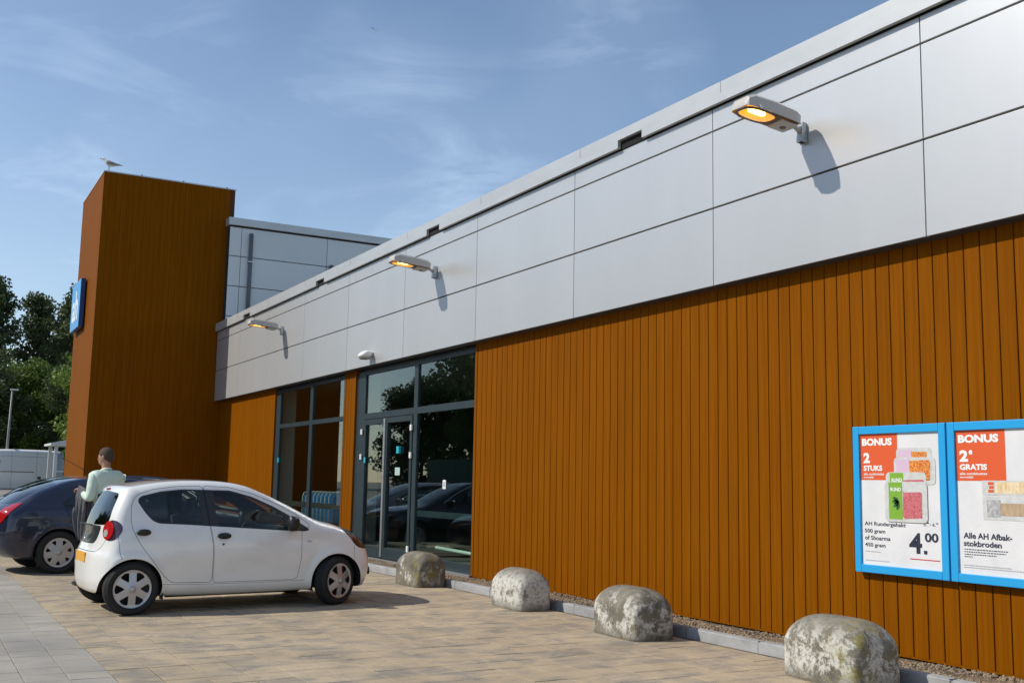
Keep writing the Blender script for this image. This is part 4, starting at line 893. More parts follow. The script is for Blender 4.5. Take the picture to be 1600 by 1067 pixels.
def make_wheel(parent, loc, Rw, Rr, wd, nsp, kind, capm, steer, cache={}):
    key = (Rw, nsp)
    if key not in cache:
        h = wd/2; pr = [(Rr-.01, -h+.012), (Rr+.012, -h+.004), (Rr+.03, -h-.004), ((Rr+Rw)/2+.01, -h-.010), (Rw-.022, -h-.002), (Rw-.008, -h+.010), (Rw-.001, -h+.028)]
        for q in (-.35, -.18, 0.0, .18, .35): pr += [(Rw, (q-.06)*wd), (Rw-.007, (q-.055)*wd), (Rw-.007, (q+.0)*wd), (Rw, (q+.005)*wd)]
        pr += [(Rw-.001, h-.028), (Rw-.012, h-.005), (Rr+.02, h), (Rr-.01, h-.01)]
        cache[key] = (MB().lathe(pr, 72).mesh('tyre', RUBBER, True), hubcap('wheel_cover', capm, nsp, Rr, kind, None), MB().lathe([(0, -h+.045), (Rr-.02, -h+.045), (Rr-.005, -h+.015), (Rr-.005, h-.02), (0, h-.02)], 40).mesh('rim', BLACK, True),
                      MB().lathe([(0, -h-.041), (.030, -h-.040), (.034, -h-.030), (.036, -h-.015)], 24).mesh('centre_cap', capm, True))
    t = empty('wheel', loc, parent=parent); t.rotation_euler = (0, 0, steer+(math.pi if loc[1] > 0 else 0))
    sp = rnd.uniform(0, 6)
    for nm, me in zip(('tyre', 'wheel_cover', 'rim', 'centre_cap'), cache[key]):
        o = put(nm, me, t); 
        if nm == 'wheel_cover': o.location = (0, -wd/2+.004, 0)
        o.rotation_euler = (0, 0, 0)
    return t
def paint(name, col, rough=.22, coat=1.0, metal=0.0):
    m_ = mat(name, col, rough, metal=metal, coat=coat, spec=.5); return m_
WPAINT = mat('white_paint', (.82, .82, .80), .28, coat=1.0, col2=(.74, .73, .70), scale=(2.2, 2.2, 3.5), lo=.45, hi=.75); NPAINT = paint('navy_paint', (.010, .014, .040), .3, metal=.2); KPAINT = paint('black_paint', (.008, .009, .012), .3)
GREYCAR = paint('silver_paint', (.30, .31, .33), .3, metal=.5)
CARGLASS = glass('car_glass', (.60, .68, .65), 1.55); DKGLASS = glass('dark_car_glass', (.07, .10, .09), 1.6)
TRIMB = mat('black_trim', (.014, .014, .015), .35, coat=.3); TUB = mat('arch_liner', (.010, .010, .010), .9); SHELLM = mat('body_gap', (.05, .05, .05), .9)
CAPM = mat('wheel_cover_silver', (.48, .48, .49), .35, metal=.55); REDL = mat('red_lens', (.45, .010, .012), .12, coat=1.0); REDD = mat('tail_housing', (.10, .012, .02), .15, coat=1); CLEARL = mat('clear_lens', (.62, .56, .56), .12, coat=1, metal=.3)
HEADL = mat('headlamp', (.34, .33, .33), .1, metal=.7, coat=1, col2=(.05, .05, .05), scale=(14, 14, 14), lo=.45, hi=.52); ORL = mat('orange_lens', (.65, .16, .02), .2, coat=1)
PLATE = mat('plate_yellow', (.72, .36, .02), .4); SEATM = mat('seat_fabric', (.10, .105, .11), .9); DASH = mat('dashboard', (.07, .075, .08), .7); CHROME = mat('chrome', (.75, .76, .77), .08, metal=1.0)
def seats(root, xs, zc, hw, sc_=1.0):
    for i, x in enumerate(xs):
        for s_ in (-1, 1):
            st_ = empty('seat', (x, s_*hw, zc), parent=root)
            rbox(-.22, .24, -.22, .22, -.08, .08, 'cushion', SEATM, st_, bevel=.04); o = rbox(-.06, .06, -.21, .21, 0, .55, 'backrest', SEATM, st_, bevel=.045, seg=3); o.location = (-.23, 0, .03); o.rotation_euler = (0, R(-14), 0)
            o = rbox(-.04, .04, -.12, .12, 0, .17, 'headrest', SEATM, st_, bevel=.035, seg=3); o.location = (-.385, 0, .60); o.rotation_euler = (0, R(-8), 0)
def assemble(root, S, res, inner, paintm, glassm, glass_sides):
    arch = S['ra']
    def half(l, nm, m_, side, par=root, off=0):
        if l not in res: return None
        p = shift(res[l], off); me = to_mesh(nm, [p if side > 0 else mir(p)], m_); return put(nm, me, par)
    def both(l, nm, m_, par=root, off=0): p = shift(res[l], off); return put(nm, to_mesh(nm, [p, mir(p)], m_), par) if l in res else None
    return half, both
def arch_tub(root, ax, wr, ra, y0, y1, a0=-15, a1=195):
    for s_ in (-1, 1):
        b = MB()
        for (yy) in (y0, y1):
            for k in range(25): a = R(a0+(a1-a0)*k/24); b.v.append((ax+ra*math.cos(a), s_*yy, wr+ra*math.sin(a)))
        c = len(b.v); b.v.append((ax, s_*y1, wr))
        for k in range(24): b.f.append((k, k+1, k+26, k+25)); b.f.append((25+k, 26+k, c))
        b.build('wheel_arch', TUB, root, smooth=False, fix=False)

# ----- white hatchback (origin: ground below the rear axle, +x forwards)
WBs = 2.43; CK = 2.316/2.43
prof_w = [(-.16, .195), (-.345, .215), (-.40, .30), (-.415, .44), (-.415, .60), (-.375, .70), (-.345, .80), (-.315, .95), (-.25, 1.12), (-.165, 1.27), (-.11, 1.345), (.02, 1.372), (.30, 1.412), (.65, 1.430), (1.00, 1.422), (1.28, 1.385), (1.52, 1.305), (1.78, 1.20), (2.05, 1.08), (2.22, 1.005), (2.34, .965), (2.55, .915), (2.75, .845), (2.90, .755), (2.985, .645), (3.02, .50), (3.015, .36), (2.96, .24), (2.85, .19), (2.0, .175), (1.2, .17), (.5, .175)]
sideW = dict(
 door_r=rounded([(-.035, 1.0), (-.03, 1.16), (.03, 1.262), (.20, 1.318), (.46, 1.352), (.775, 1.362), (.845, .93), (.885, .70), (.895, .315), (.43, .325), (.32, .42), (.20, .57), (.06, .75), (-.02, .90)], .05),
 door_f=rounded([(.785, 1.362), (1.10, 1.345), (1.38, 1.275), (1.66, 1.165), (1.90, 1.045), (2.085, .915), (1.965, .845), (1.965, .55), (1.93, .33), (1.88, .310), (.905, .312), (.895, .70), (.855, .93)], .035))
feat = [
 dict(view='side', poly=rounded([(.035, 1.195), (.07, 1.245), (.30, 1.298), (.54, 1.322), (1.10, 1.312), (1.37, 1.240), (1.62, 1.135), (1.80, 1.04), (2.075, .868), (2.02, .850), (1.76, .862), (1.0, .912), (.58, .940), (.27, .955), (.20, .985), (.12, 1.07)], .03), label='window_trim', nmin=.2),
 dict(view='side', poly=rounded([(.065, 1.200), (.10, 1.235), (.31, 1.280), (.53, 1.305), (.685, 1.310), (.725, 1.18), (.765, .945), (.55, .955), (.285, .972), (.225, 1.00), (.14, 1.09)], .03), label='window_r', nmin=.2),
 dict(view='side', poly=rounded([(.895, 1.300), (1.10, 1.293), (1.35, 1.225), (1.58, 1.125), (1.745, 1.03), (1.745, .878), (1.25, .908), (.955, .930), (.925, 1.05)], .03), label='window_f', nmin=.2),
 dict(view='side', poly=sideW['door_r'], gap=.0024, label='gap', nmin=.1), dict(view='side', poly=sideW['door_f'], gap=.0024, label='gap', nmin=.1),
 dict(view='side', poly=[(-.20, .93), (-.165, .80), (-.15, .66), (-.13, .585)], closed=False, gap=.0022, label='gap', only=['body']),
 dict(view='side', poly=[(2.66, .68), (2.655, .60), (2.66, .53)], closed=False, gap=.0022, label='gap', only=['body']),
 dict(view='side', poly=[(.30, .315), (.60, .300), (1.5, .292), (2.03, .300)], closed=False, gap=.0018, label='gap', only=['body'], nmin=.1),
]
for ax in (0, WBs):
    feat.append(dict(view='side', poly=[(ax+.312/CK*math.cos(a), .278+.312*math.sin(a)) for a in np.linspace(R(-40), R(220), 60)], label='arch', nmin=-.2))
feat += [
 dict(view='front', poly=rounded([(-.02, 1.335), (.50, 1.285), (.60, 1.10), (.665, .985), (.60, .972), (-.02, .985)], .04), label='windscreen', nmin=.1),
 dict(view='rear', poly=rounded([(-.02, 1.30), (.46, 1.275), (.50, 1.22), (.56, .965), (.50, .935), (-.02, .93)], .05), label='rear_window', nmin=.1),
 dict(view='rear', poly=rounded([(-.02, .9295), (.44, .925), (.405, .80), (.35, .735), (-.02, .725)], .05), label='tail_panel', nmin=.1),
 dict(view='rear', poly=[(-.02, .655), (.46, .655), (.545, .70), (.585, .78), (.60, .84)], closed=False, gap=.003, label='gap', nmin=.1, only=['body']),
]
nv = np.array((-.62, .78, .05)); nv /= np.linalg.norm(nv); uu = np.cross((0, 0, 1), nv); uu /= np.linalg.norm(uu); vv = np.cross(nv, uu)
O_t = np.array((-.245, .665, .885))
nh = np.array((.66, .68, .32)); nh /= np.linalg.norm(nh); uh = np.cross((0, 0, 1), nh); uh /= np.linalg.norm(uh); vh = np.cross(nh, uh); O_h = np.array((2.79, .575, .755))
feat += [
 dict(view='tail', poly=rounded([(-.145, .005), (-.10, .085), (.0, .115), (.095, .085), (.125, .0), (.09, -.09), (.0, -.115), (-.09, -.085)], .06), label='tail_housing', nmin=.1, d=.012),
 dict(view='tail', poly=[(.045+.082*math.cos(a), .0+.098*math.sin(a)) for a in np.linspace(0, 2*math.pi, 30, endpoint=False)], label='tail_lens', nmin=.1, d=.012),
 dict(view='tail', poly=[(.070+.034*math.cos(a), -.030+.040*math.sin(a)) for a in np.linspace(0, 2*math.pi, 20, endpoint=False)], label='tail_clear', nmin=.1, d=.01),
 dict(view='side', poly=rounded([(2.50, .882), (2.62, .862), (2.78, .795), (2.885, .715), (2.90, .655), (2.82, .632), (2.71, .655), (2.65, .705), (2.60, .775)], .03), label='headlight', nmin=.05, d=.012)]
SW = dict(profile=prof_w, W=.792, mid=1.25, sf=3.02, sr=-.415, kf=.115, kr=.115, pn=3.0, crown=.035, k=.085,
          wz=[(-.5, .90), (.17, .915), (.28, .965), (.45, .990), (.60, 1.0), (.75, .992), (.88, .962), (.95, .925), (1.1, .875), (1.25, .815), (1.40, .735), (3, .6)],
          tf=.045, tr=.045, axles=(0, WBs), wr=.278, ra=.312, flare=.030, dish=.018, ax0=.30, ax1=2.25, z0=.58, fa=1.3, h=.026,
          views={'tail': (O_t, uu, vv, nv), 'head': (O_h, uh, vh, nh)}, features=feat)
res, inner, bis, Fn = shell(SW)
WX0, WY0, WYAW = -12.883, 2.141, R(93)
car = empty('white_hatchback', (WX0, WY0, gz(WY0)), WYAW); car.rotation_euler = (0, -R(.45), WYAW)
car.scale = (CK, 1, 1)
tag(car, 'small white five door hatchback parked nose in towards the glass entrance', 'car')
# panels carved from 'body' by polygon
def split_body(res, polys):
    P, n_, f = res['body']; c = P[f].mean(1); left = np.ones(len(f), bool); nn = n_[f].mean(1)
    for nm, poly in polys:
        m_ = pip(c[:, 0], c[:, 2], poly) & (nn[:, 1] > .1) & left; left &= ~m_
        ff = f[m_]; u, inv = np.unique(ff, return_inverse=True); res[nm] = (P[u], n_[u], inv.reshape(-1, 3))
    ff = f[left]; u, inv = np.unique(ff, return_inverse=True); res['body'] = (P[u], n_[u], inv.reshape(-1, 3))
split_body(res, [('rear_door', sideW['door_r']), ('front_door', sideW['door_f'])])
half, both = assemble(car, SW, res, inner, WPAINT, CARGLASS, None)
body = both('body', 'body', WPAINT)
put('body_gap', to_mesh('body_gap', [inner(['body', 'gap', 'window_trim', 'tail_housing', 'tail_lens', 'tail_clear', 'headlight', 'tail_panel'], .010), mir(inner(['body', 'gap', 'window_trim', 'tail_housing', 'tail_lens', 'tail_clear', 'headlight', 'tail_panel'], .010))], SHELLM), car)
for s_ in (-1, 1):
    fd = half('front_door', 'front_door', WPAINT, s_); rd = half('rear_door', 'rear_door', WPAINT, s_)
    half('window_f', 'window', CARGLASS, s_, fd, -.002); half('window_r', 'window', CARGLASS, s_, rd, -.002)
    for (d_, sx, z, yy) in ((fd, 1.01, .815, .805), (rd, .095, .865, .795)):
        b = MB(); secs = []
        for (x, ry, rz_) in ((-.078, .004, .006), (-.07, .016, .020), (-.045, .026, .031), (0, .031, .036), (.045, .026, .031), (.07, .016, .020), (.078, .004, .006)): secs.append(((sx+x, s_*yy*.982, z), ry, rz_))
        ring_loft('handle', secs, BLACK, d_, 12)
    MB().tube([(1.0, s_*.792, .725), (1.0, s_*.800, .725)], .012, 10).build('lock', TRIMB, fd)
    half('tail_housing', 'taillight', REDD if False else mat('tail_surround', (.05, .02, .035), .15, coat=1), s_, off=.004); tl = half('tail_lens', 'taillight_lens', REDL, s_, off=.010); half('tail_clear', 'reversing_lens', CLEARL, s_, tl, off=.014)
    half('headlight', 'headlight', HEADL, s_, off=.003)
    mb_ = ring_loft('wing_mirror', [((1.90, s_*.80, .93), .01, .03), ((1.885, s_*.86, .935), .035, .068), ((1.85, s_*.885, .94), .06, .082), ((1.79, s_*.89, .945), .065, .088), ((1.755, s_*.885, .945), .060, .080), ((1.752, s_*.885, .945), .01, .01)], BLACK, fd, 16)
    MB().box(1.80, 1.90, s_*.74 if s_ > 0 else s_*.83, s_*.83 if s_ > 0 else s_*.74, .885, .905).build('mirror_foot', BLACK, fd, bevel=.006)
    ring_loft('side_indicator', [((2.03, s_*.792, .742), .004, .004), ((2.045, s_*.797, .742), .010, .011), ((2.075, s_*.796, .740), .010, .009), ((2.09, s_*.790, .739), .003, .003)], CLEARL, car, 10)
    ring_loft('fog_lamp', [((2.955, s_*.52, .36), .01, .02), ((2.975, s_*.515, .36), .045, .05), ((2.985, s_*.51, .36), .03, .035)], TRIMB, car, 14)
    MB().box(.335, .35, s_*.64 if s_ > 0 else s_*.75, s_*.75 if s_ > 0 else s_*.64, .15, .24).build('mud_flap', BLACK, car)
[half('window_trim', 'window_surround', TRIMB, s_, off=.0005) for s_ in (-1, 1)]; both('windscreen', 'windscreen', CARGLASS, off=-.002); both('rear_window', 'rear_window', DKGLASS, off=.001); both('tail_panel', 'tailgate_panel', TRIMB, off=.001)
arch_tub(car, 0, .278, .318, .69, .42, -20, 150); arch_tub(car, WBs, .278, .320, .78, .42, -10, 200)
bq = Fn
rb = MB()
px_ = float(bis(np.array([[.3, .0, 1.315]]), np.array([[-1., .0, 1.315]]))[0, 0]); rbox(px_-.012, px_+.04, -.075, .075, 1.302, 1.328, 'high_brake_light', REDL, car, bevel=.006); 
for s_ in (-1, 1): px_ = float(bis(np.array([[.3, .43, 1.235]]), np.array([[-1., .43, 1.235]]))[0, 0]); rbox(px_-.018, px_+.03, s_*.43-.028, s_*.43+.028, 1.215, 1.255, 'window_hinge', BLACK, car, bevel=.016)
pl_ = empty('number_plate', (-.407, 0, .585), parent=car); MB().box(-.012, -.004, -.26, .26, -.055, .055).build('plate', PLATE, pl_, bevel=.003)
rbox(-.0145, -.0125, .215, .255, -.05, .05, 'blue_band', mat('plate_blue', (.02, .08, .4), .4), pl_, bevel=0)
em = MB(); pts = [(0, .055*math.cos(a), .035*math.sin(a)) for a in np.linspace(0, 2*math.pi, 25)]; em.tube([(-.366, p[1]*.8, .80+p[2]*.8) for p in pts], .004, 6, cap=False); em.tube([(-.366, p[1]*.4, .80+p[2]*.8) for p in pts], .004, 6, cap=False); em.build('emblem', CHROME, car, smooth=True)
rbox(-.385, -.36, -.30, .30, .925, .94, 'rear_wiper', BLACK, car, bevel=.005)
seats(car, (1.15, .42), .45, .34); rbox(1.78, 2.12, -.62, .62, .62, .88, 'dashboard', DASH, car, bevel=.06, seg=3)
sw_ = MB(); pts = [(1.70+.10*math.cos(a), .34+.175*math.sin(a), .90+.15*math.cos(a)) for a in np.linspace(0, 2*math.pi, 33)]; sw_.tube(pts, .014, 8, cap=False); sw_.tube([(1.70, .18, .90), (1.70, .50, .90)], .016, 6); sw_.tube([(1.70, .34, .90), (1.9, .34, .80)], .03, 8); sw_.build('steering_wheel', SEATM, car, smooth=True)
MB().box(.3, 2.2, -.70, .70, .20, .26).build('floor', TUB, car)
for (x, y, st_) in ((0, -.70, 0), (0, .70, 0), (WBs, -.715, R(24)), (WBs, .715, R(22))): make_wheel(car, (x, y, .278), .278, .198, .155, 6, 'spoke', CAPM, st_).scale = (1/CK, 1, 1)
MB().tube([(.45, -.45, .17), (1.9, -.45, .17)], .03, 8).build('exhaust', TRIMB, car); 

# ----- dark hatchbacks beyond
prof_n = [(-.55, .22), (-.78, .28), (-.90, .42), (-.93, .60), (-.91, .78), (-.88, .93), (-.80, .985), (-.64, 1.065), (-.43, 1.195), (-.16, 1.305), (.10, 1.388), (.38, 1.432), (.75, 1.452), (1.15, 1.447), (1.50, 1.405), (1.85, 1.27), (2.20, 1.10), (2.45, .99), (2.62, .945), (2.95, .90), (3.25, .84), (3.45, .74), (3.56, .60), (3.58, .44), (3.53, .28), (3.40, .20), (2.4, .18), (1.2, .17), (.4, .18)]
door_rn = rounded([(.06, 1.00), (.14, 1.10), (.48, 1.31), (1.02, 1.385), (1.06, .93), (1.08, .32), (.47, .33), (.40, .52), (.27, .68), (.12, .86)], .04)
door_fn = rounded([(1.035, 1.385), (1.40, 1.36), (1.78, 1.20), (2.13, .97), (2.12, .86), (2.14, .60), (2.11, .34), (1.10, .32), (1.08, .93)], .04)
fn_ = [dict(view='side', poly=rounded([(.0, 1.03), (.16, 1.15), (.47, 1.30), (.62, 1.345), (1.05, 1.365), (1.38, 1.335), (1.72, 1.195), (2.05, .99), (1.95, .965), (1.0, .955), (.35, .955), (.08, .97)], .03), label='window_trim', nmin=.2),
 dict(view='side', poly=rounded([(.05, 1.03), (.20, 1.15), (.36, 1.235), (.34, .985), (.12, .985)], .02), label='window_q', nmin=.2),
 dict(view='side', poly=rounded([(.39, 1.245), (.64, 1.325), (1.0, 1.345), (1.015, .975), (.37, .98)], .02), label='window_r', nmin=.2),
 dict(view='side', poly=rounded([(1.07, 1.345), (1.36, 1.315), (1.68, 1.185), (1.96, 1.0), (1.90, .985), (1.085, .975)], .02), label='window_f', nmin=.2),
 dict(view='side', poly=door_rn, gap=.004, label='gap', nmin=.1), dict(view='side', poly=door_fn, gap=.004, label='gap', nmin=.1)]
for ax in (0, 2.68): fn_.append(dict(view='side', poly=[(ax+.355*math.cos(a), .315+.355*math.sin(a)) for a in np.linspace(R(-35), R(215), 50)], label='arch', nmin=-.2))
nv2 = np.array((-.5, .86, .1)); nv2 /= np.linalg.norm(nv2); uu2 = np.cross((0, 0, 1), nv2); uu2 /= np.linalg.norm(uu2); vv2 = np.cross(nv2, uu2); O2 = np.array((-.72, .72, .88))
fn_ += [dict(view='front', poly=rounded([(-.02, 1.39), (.54, 1.35), (.68, 1.12), (.74, .99), (-.02, .99)], .04), label='windscreen', nmin=.1),
 dict(view='rear', poly=rounded([(-.02, 1.37), (.52, 1.33), (.58, 1.15), (.56, 1.02), (-.02, 1.01)], .04), label='rear_window', nmin=.05),
 dict(view='tail', poly=rounded([(-.175, .175), (-.02, .15), (.10, .085), (.155, -.10), (.13, -.17), (.06, -.12), (-.05, .02)], .02), label='tail_lens', nmin=.1, d=.014),
 dict(view='rear', poly=[(-.02, .56), (.60, .56), (.78, .58)], closed=False, gap=.004, label='gap', nmin=.1, only=['body'])]
SN = dict(profile=prof_n, W=.885, mid=1.3, sf=3.58, sr=-.93, kf=.13, kr=.11, pn=3.0, crown=.04, k=.09, wz=[(-.5, .9), (.18, .92), (.3, .96), (.5, .99), (.65, 1.0), (.82, .985), (.95, .95), (1.05, .89), (1.2, .82), (1.35, .75), (1.46, .69), (3, .6)],
          tf=.05, tr=.06, axles=(0, 2.68), wr=.315, ra=.355, flare=.016, dish=.01, ax0=.2, ax1=2.6, z0=.58, fa=1.3, h=.036, views={'tail': (O2, uu2, vv2, nv2)}, features=fn_)
res, inner, bis, Fn = shell(SN)
split_body(res, [('rear_door', door_rn), ('front_door', door_fn)])
def dark_car(name, x, y, yaw, pm_, label, group):
    c = empty(name, (x, y, gz(y)), yaw); tag(c, label, 'car', group); half, both = assemble(c, SN, res, inner, pm_, CARGLASS, None)
    both('body', 'body', pm_, c); il = ['body', 'gap', 'window_trim', 'tail_lens']; put('body_gap', to_mesh('body_gap', [inner(il, .012), mir(inner(il, .012))], SHELLM), c)
    [half('window_trim', 'window_surround', TRIMB, s_, c, .0005) for s_ in (-1, 1)]; both('windscreen', 'windscreen', DKGLASS, c, -.002); both('rear_window', 'rear_window', DKGLASS, c, .001)
    for s_ in (-1, 1):
        fd = half('front_door', 'front_door', pm_, s_, c); rd = half('rear_door', 'rear_door', pm_, s_, c); half('window_f', 'window', CARGLASS, s_, fd, -.002); half('window_r', 'window', CARGLASS, s_, rd, -.002); half('window_q', 'quarter_window', CARGLASS, s_, c, -.002)
        half('tail_lens', 'taillight', REDL, s_, c, .006)
        for (d_, sx) in ((fd, 1.22), (rd, .46)): ring_loft('handle', [((sx-.10, s_*.868, .875), .004, .006), ((sx-.08, s_*.878, .875), .012, .014), ((sx+.08, s_*.882, .878), .012, .014), ((sx+.10, s_*.872, .878), .004, .006)], pm_, d_, 10)
        ring_loft('wing_mirror', [((2.0, s_*.87, .99), .01, .03), ((1.98, s_*.93, 1.0), .04, .07), ((1.93, s_*.96, 1.0), .07, .075), ((1.87, s_*.96, 1.0), .065, .07), ((1.865, s_*.96, 1.0), .01, .01)], pm_, fd, 14)
    for ax in (0, 2.68): arch_tub(c, ax, .315, .365, .865, .45)
    seats(c, (1.25, .35), .45, .36); MB().box(.1, 2.4, -.75, .75, .2, .26).build('floor', TUB, c); rbox(1.9, 2.3, -.66, .66, .62, .9, 'dashboard', DASH, c, bevel=.06)
    for (x_, y_, st_) in ((0, -.765, 0), (0, .765, 0), (2.68, -.775, 0), (2.68, .775, 0)): make_wheel(c, (x_, y_, .315), .315, .215, .19, 7, 'hole', CAPM, st_)
    return c
CG = 'dark hatchbacks parked beyond the white car'
NA = dark_car('navy_hatchback', -18.385, 1.953, R(98), NPAINT, 'navy blue hatchback with large red taillight parked left of the man', CG)
MB().tube([(.72, .0, 1.45), (.50, .0, 1.56), (.05, .0, 1.80)], [.012, .005, .002], 6).build('antenna', BLACK, NA)
rbox(-.93, -.55, -.74, .74, .44, .455, 'bumper_strip', TRIMB, NA, bevel=.004) if False else None
NB = dark_car('black_hatchback', -21.10, 2.72, R(98), KPAINT, 'black hatchback with thin chrome window line parked behind the navy car', CG)
def chrome_line(c):
    for s_ in (-1, 1):
        Q = catmull([(.12, .955), (.0, 1.02), (.16, 1.16), (.47, 1.315), (.62, 1.36), (1.05, 1.382), (1.38, 1.352), (1.72, 1.212), (2.05, 1.0)], 6, False); A = np.c_[Q[:, 0], 0*Q[:, 0], Q[:, 1]]; Bq = A+np.array([0, 2., 0]); P = bis(A, Bq); P[:, 1] = (P[:, 1]+.004)*s_
        MB().tube(P.tolist(), .011, 6).build('chrome_trim', CHROME, c, smooth=True)
chrome_line(NB); NB.scale = (1, 1, 1.022)
NC = dark_car('silver_hatchback', -24.3, 2.5, R(98), GREYCAR, 'silver grey hatchback hidden behind the black car and mirrored in the shop glass', CG)
chrome_line(NC)
for i, (x, y, a, m_) in enumerate(((-34, -9.5, 80, GREYCAR), (-40.5, -9.2, 82, NPAINT), (-47.5, -9.6, 80, KPAINT))):
    dark_car('parked_car', x, y, R(a), m_, '%s parked car across the lane, seen mirrored in the door glass' % ('silver grey', 'navy blue', 'black')[i], 'cars parked across the lane')

# ----- white van
prof_v = [(-.80, .38), (-.92, .50), (-.96, .9), (-.955, 1.5), (-.93, 2.1), (-.88, 2.42), (-.74, 2.52), (.5, 2.56), (2.2, 2.55), (2.9, 2.48), (3.3, 2.25), (3.75, 1.75), (4.05, 1.35), (4.4, 1.15), (4.7, .98), (4.82, .7), (4.80, .42), (4.6, .32), (2, .30), (.5, .31)]
fv = [dict(view='side', poly=[(ax+.42*math.cos(a), .36+.42*math.sin(a)) for a in np.linspace(R(-30), R(210), 30)], label='arch', nmin=-.2, d=.03) for ax in (0, 3.5)]
fv += [dict(view='side', poly=p, closed=False, gap=.008, label='gap', nmin=.1, d=.03) for p in ([(.62, .45), (.62, 2.40)], [(1.95, .45), (1.95, 2.40)], [(-.88, 2.12), (2.6, 2.16)], [(-.60, .45), (-.60, 2.30)])]
fv += [dict(view='side', poly=rounded([(2.55, 1.95), (3.15, 1.92), (3.75, 1.30), (2.6, 1.28)], .05), label='window_f', nmin=.1, d=.03), dict(view='front', poly=rounded([(-.02, 2.15), (.75, 2.1), (.85, 1.4), (-.02, 1.4)], .05), label='windscreen', nmin=.1, d=.03)]
SV = dict(profile=prof_v, W=1.0, mid=1.8, sf=4.82, sr=-.96, kf=.09, kr=.03, pn=4, crown=.04, k=.12, wz=[(-.5, .93), (.4, .96), (.8, 1.0), (1.3, 1.0), (2.0, .93), (2.5, .86), (3, .8)], tf=.06, tr=.01, axles=(0, 3.5), wr=.36, ra=.42, flare=.01, dish=0, ax0=.2, ax1=3.3, z0=1.1, fa=2.0, h=.07, views={}, features=fv)
resn = res, inner
resv, innv, _, _ = shell(SV); res, inner = resv, innv
van = tag(empty('white_van', (-67.2, 6.75, .30), R(-78)), 'white high roofed panel van parked far back at the left edge', 'van')
VP = paint('van_white', (.80, .80, .81), .4, .5); half, both = assemble(van, SV, res, inner, VP, CARGLASS, None)
both('body', 'body', VP, van); both('gap', 'panel_seam', mat('seam_grey', (.22, .22, .23), .6), van); both('windscreen', 'windscreen', DKGLASS, van)
for s_ in (-1, 1):
    half('window_f', 'window', DKGLASS, s_, van)
    ring_loft('taillight', [((-.90, s_*.93, 1.15), .03, .05), ((-.91, s_*.945, 1.3), .035, .2), ((-.85, s_*.965, 1.3), .02, .18)], REDD, van, 10)
    MB().box(.75, 2.6, s_*.995 if s_ > 0 else s_*1.005, s_*1.005 if s_ > 0 else s_*.995, 1.28, 1.32).build('door_rail', TRIMB, van)
    for x in (.46, -.42): ring_loft('handle', [((x-.10, s_*.985, .98), .02, .11), ((x+.10, s_*.985, .98), .02, .11)], TRIMB, van, 12)
for ax in (0, 3.5): arch_tub(van, ax, .36, .43, .98, .5)
for (x_, y_) in ((0, -.86), (0, .86), (3.5, -.86), (3.5, .86)): make_wheel(van, (x_, y_, .36), .36, .22, .2, 5, 'hole', CAPM, 0)

# ---------------------------------------------------------------- the man
SKIN = mat('skin', (.42, .22, .15), .55); HAIR = mat('short_brown_hair', (.045, .028, .018), .85, col2=(.085, .055, .035), scale=(60, 60, 60)); SHIRT = mat('mint_shirt', (.60, .72, .62), .85, bump=.02, bscale=8); TROU = mat('dark_trousers', (.022, .022, .026), .85); JACK = mat('grey_jacket', (.14, .14, .15), .9, col2=(.09, .09, .10), scale=(10, 10, 6)); SHOE = mat('black_shoe', (.02, .02, .022), .25, coat=.6)
def skin_mesh(name, nodes, edges, root, m_, parent, sub=2):
    """nodes: name -> (xyz, radius or (rx, ry)); a skin modifier grows the surface"""
    ks = list(nodes); me = bpy.data.meshes.new(name); me.from_pydata([nodes[k][0] for k in ks], [(ks.index(a), ks.index(b)) for a, b in edges], []); me.materials.append(m_)
    o = put(name, me, parent); sk = o.modifiers.new('skin', 'SKIN'); sk.use_smooth_shade = True
    for i, k in enumerate(ks):
        r_ = nodes[k][1]; sv = me.skin_vertices[0].data[i]; sv.radius = r_ if isinstance(r_, tuple) else (r_, r_); sv.use_root = (k == root)
    ss = o.modifiers.new('sub', 'SUBSURF'); ss.levels = sub; ss.render_levels = sub; return o
man = tag(empty('person', (-15.48, 2.35, gz(2.35))), 'man in a mint green shirt and dark trousers standing behind the white car', 'person')
fdir = (cF*math.cos(R(58)) + (-cr)*math.sin(R(58))); man.rotation_euler = (0, 0, math.atan2(fdir.y, fdir.x)); man.scale = (1.025,)*3
nodes = {'pelvis': ((0,0,.96), (.15,.12)), 'waist': ((0,0,1.10), (.14,.11)), 'chest': ((-.01,0,1.28), (.125,.10)), 'neckb': ((-.005,0,1.45), (.055,.055)), 'neck': ((.005,0,1.555), .055), 'head1': ((.02,0,1.63), (.072,.082)), 'head2': ((.025,0,1.71), (.078,.095)), 'head3': ((.02,0,1.745), (.050,.06))}
edges = [('pelvis','waist'), ('waist','chest'), ('chest','neckb'), ('neckb','neck'), ('neck','head1'), ('head1','head2'), ('head2','head3')]
arms = {1: ((-.01,.185,1.43), (-.05,.255,1.12), (.19,.20,1.20), (.27,.175,1.235)), -1: ((-.01,-.185,1.43), (-.03,-.26,1.13), (.19,-.10,1.17), (.27,-.05,1.21))}
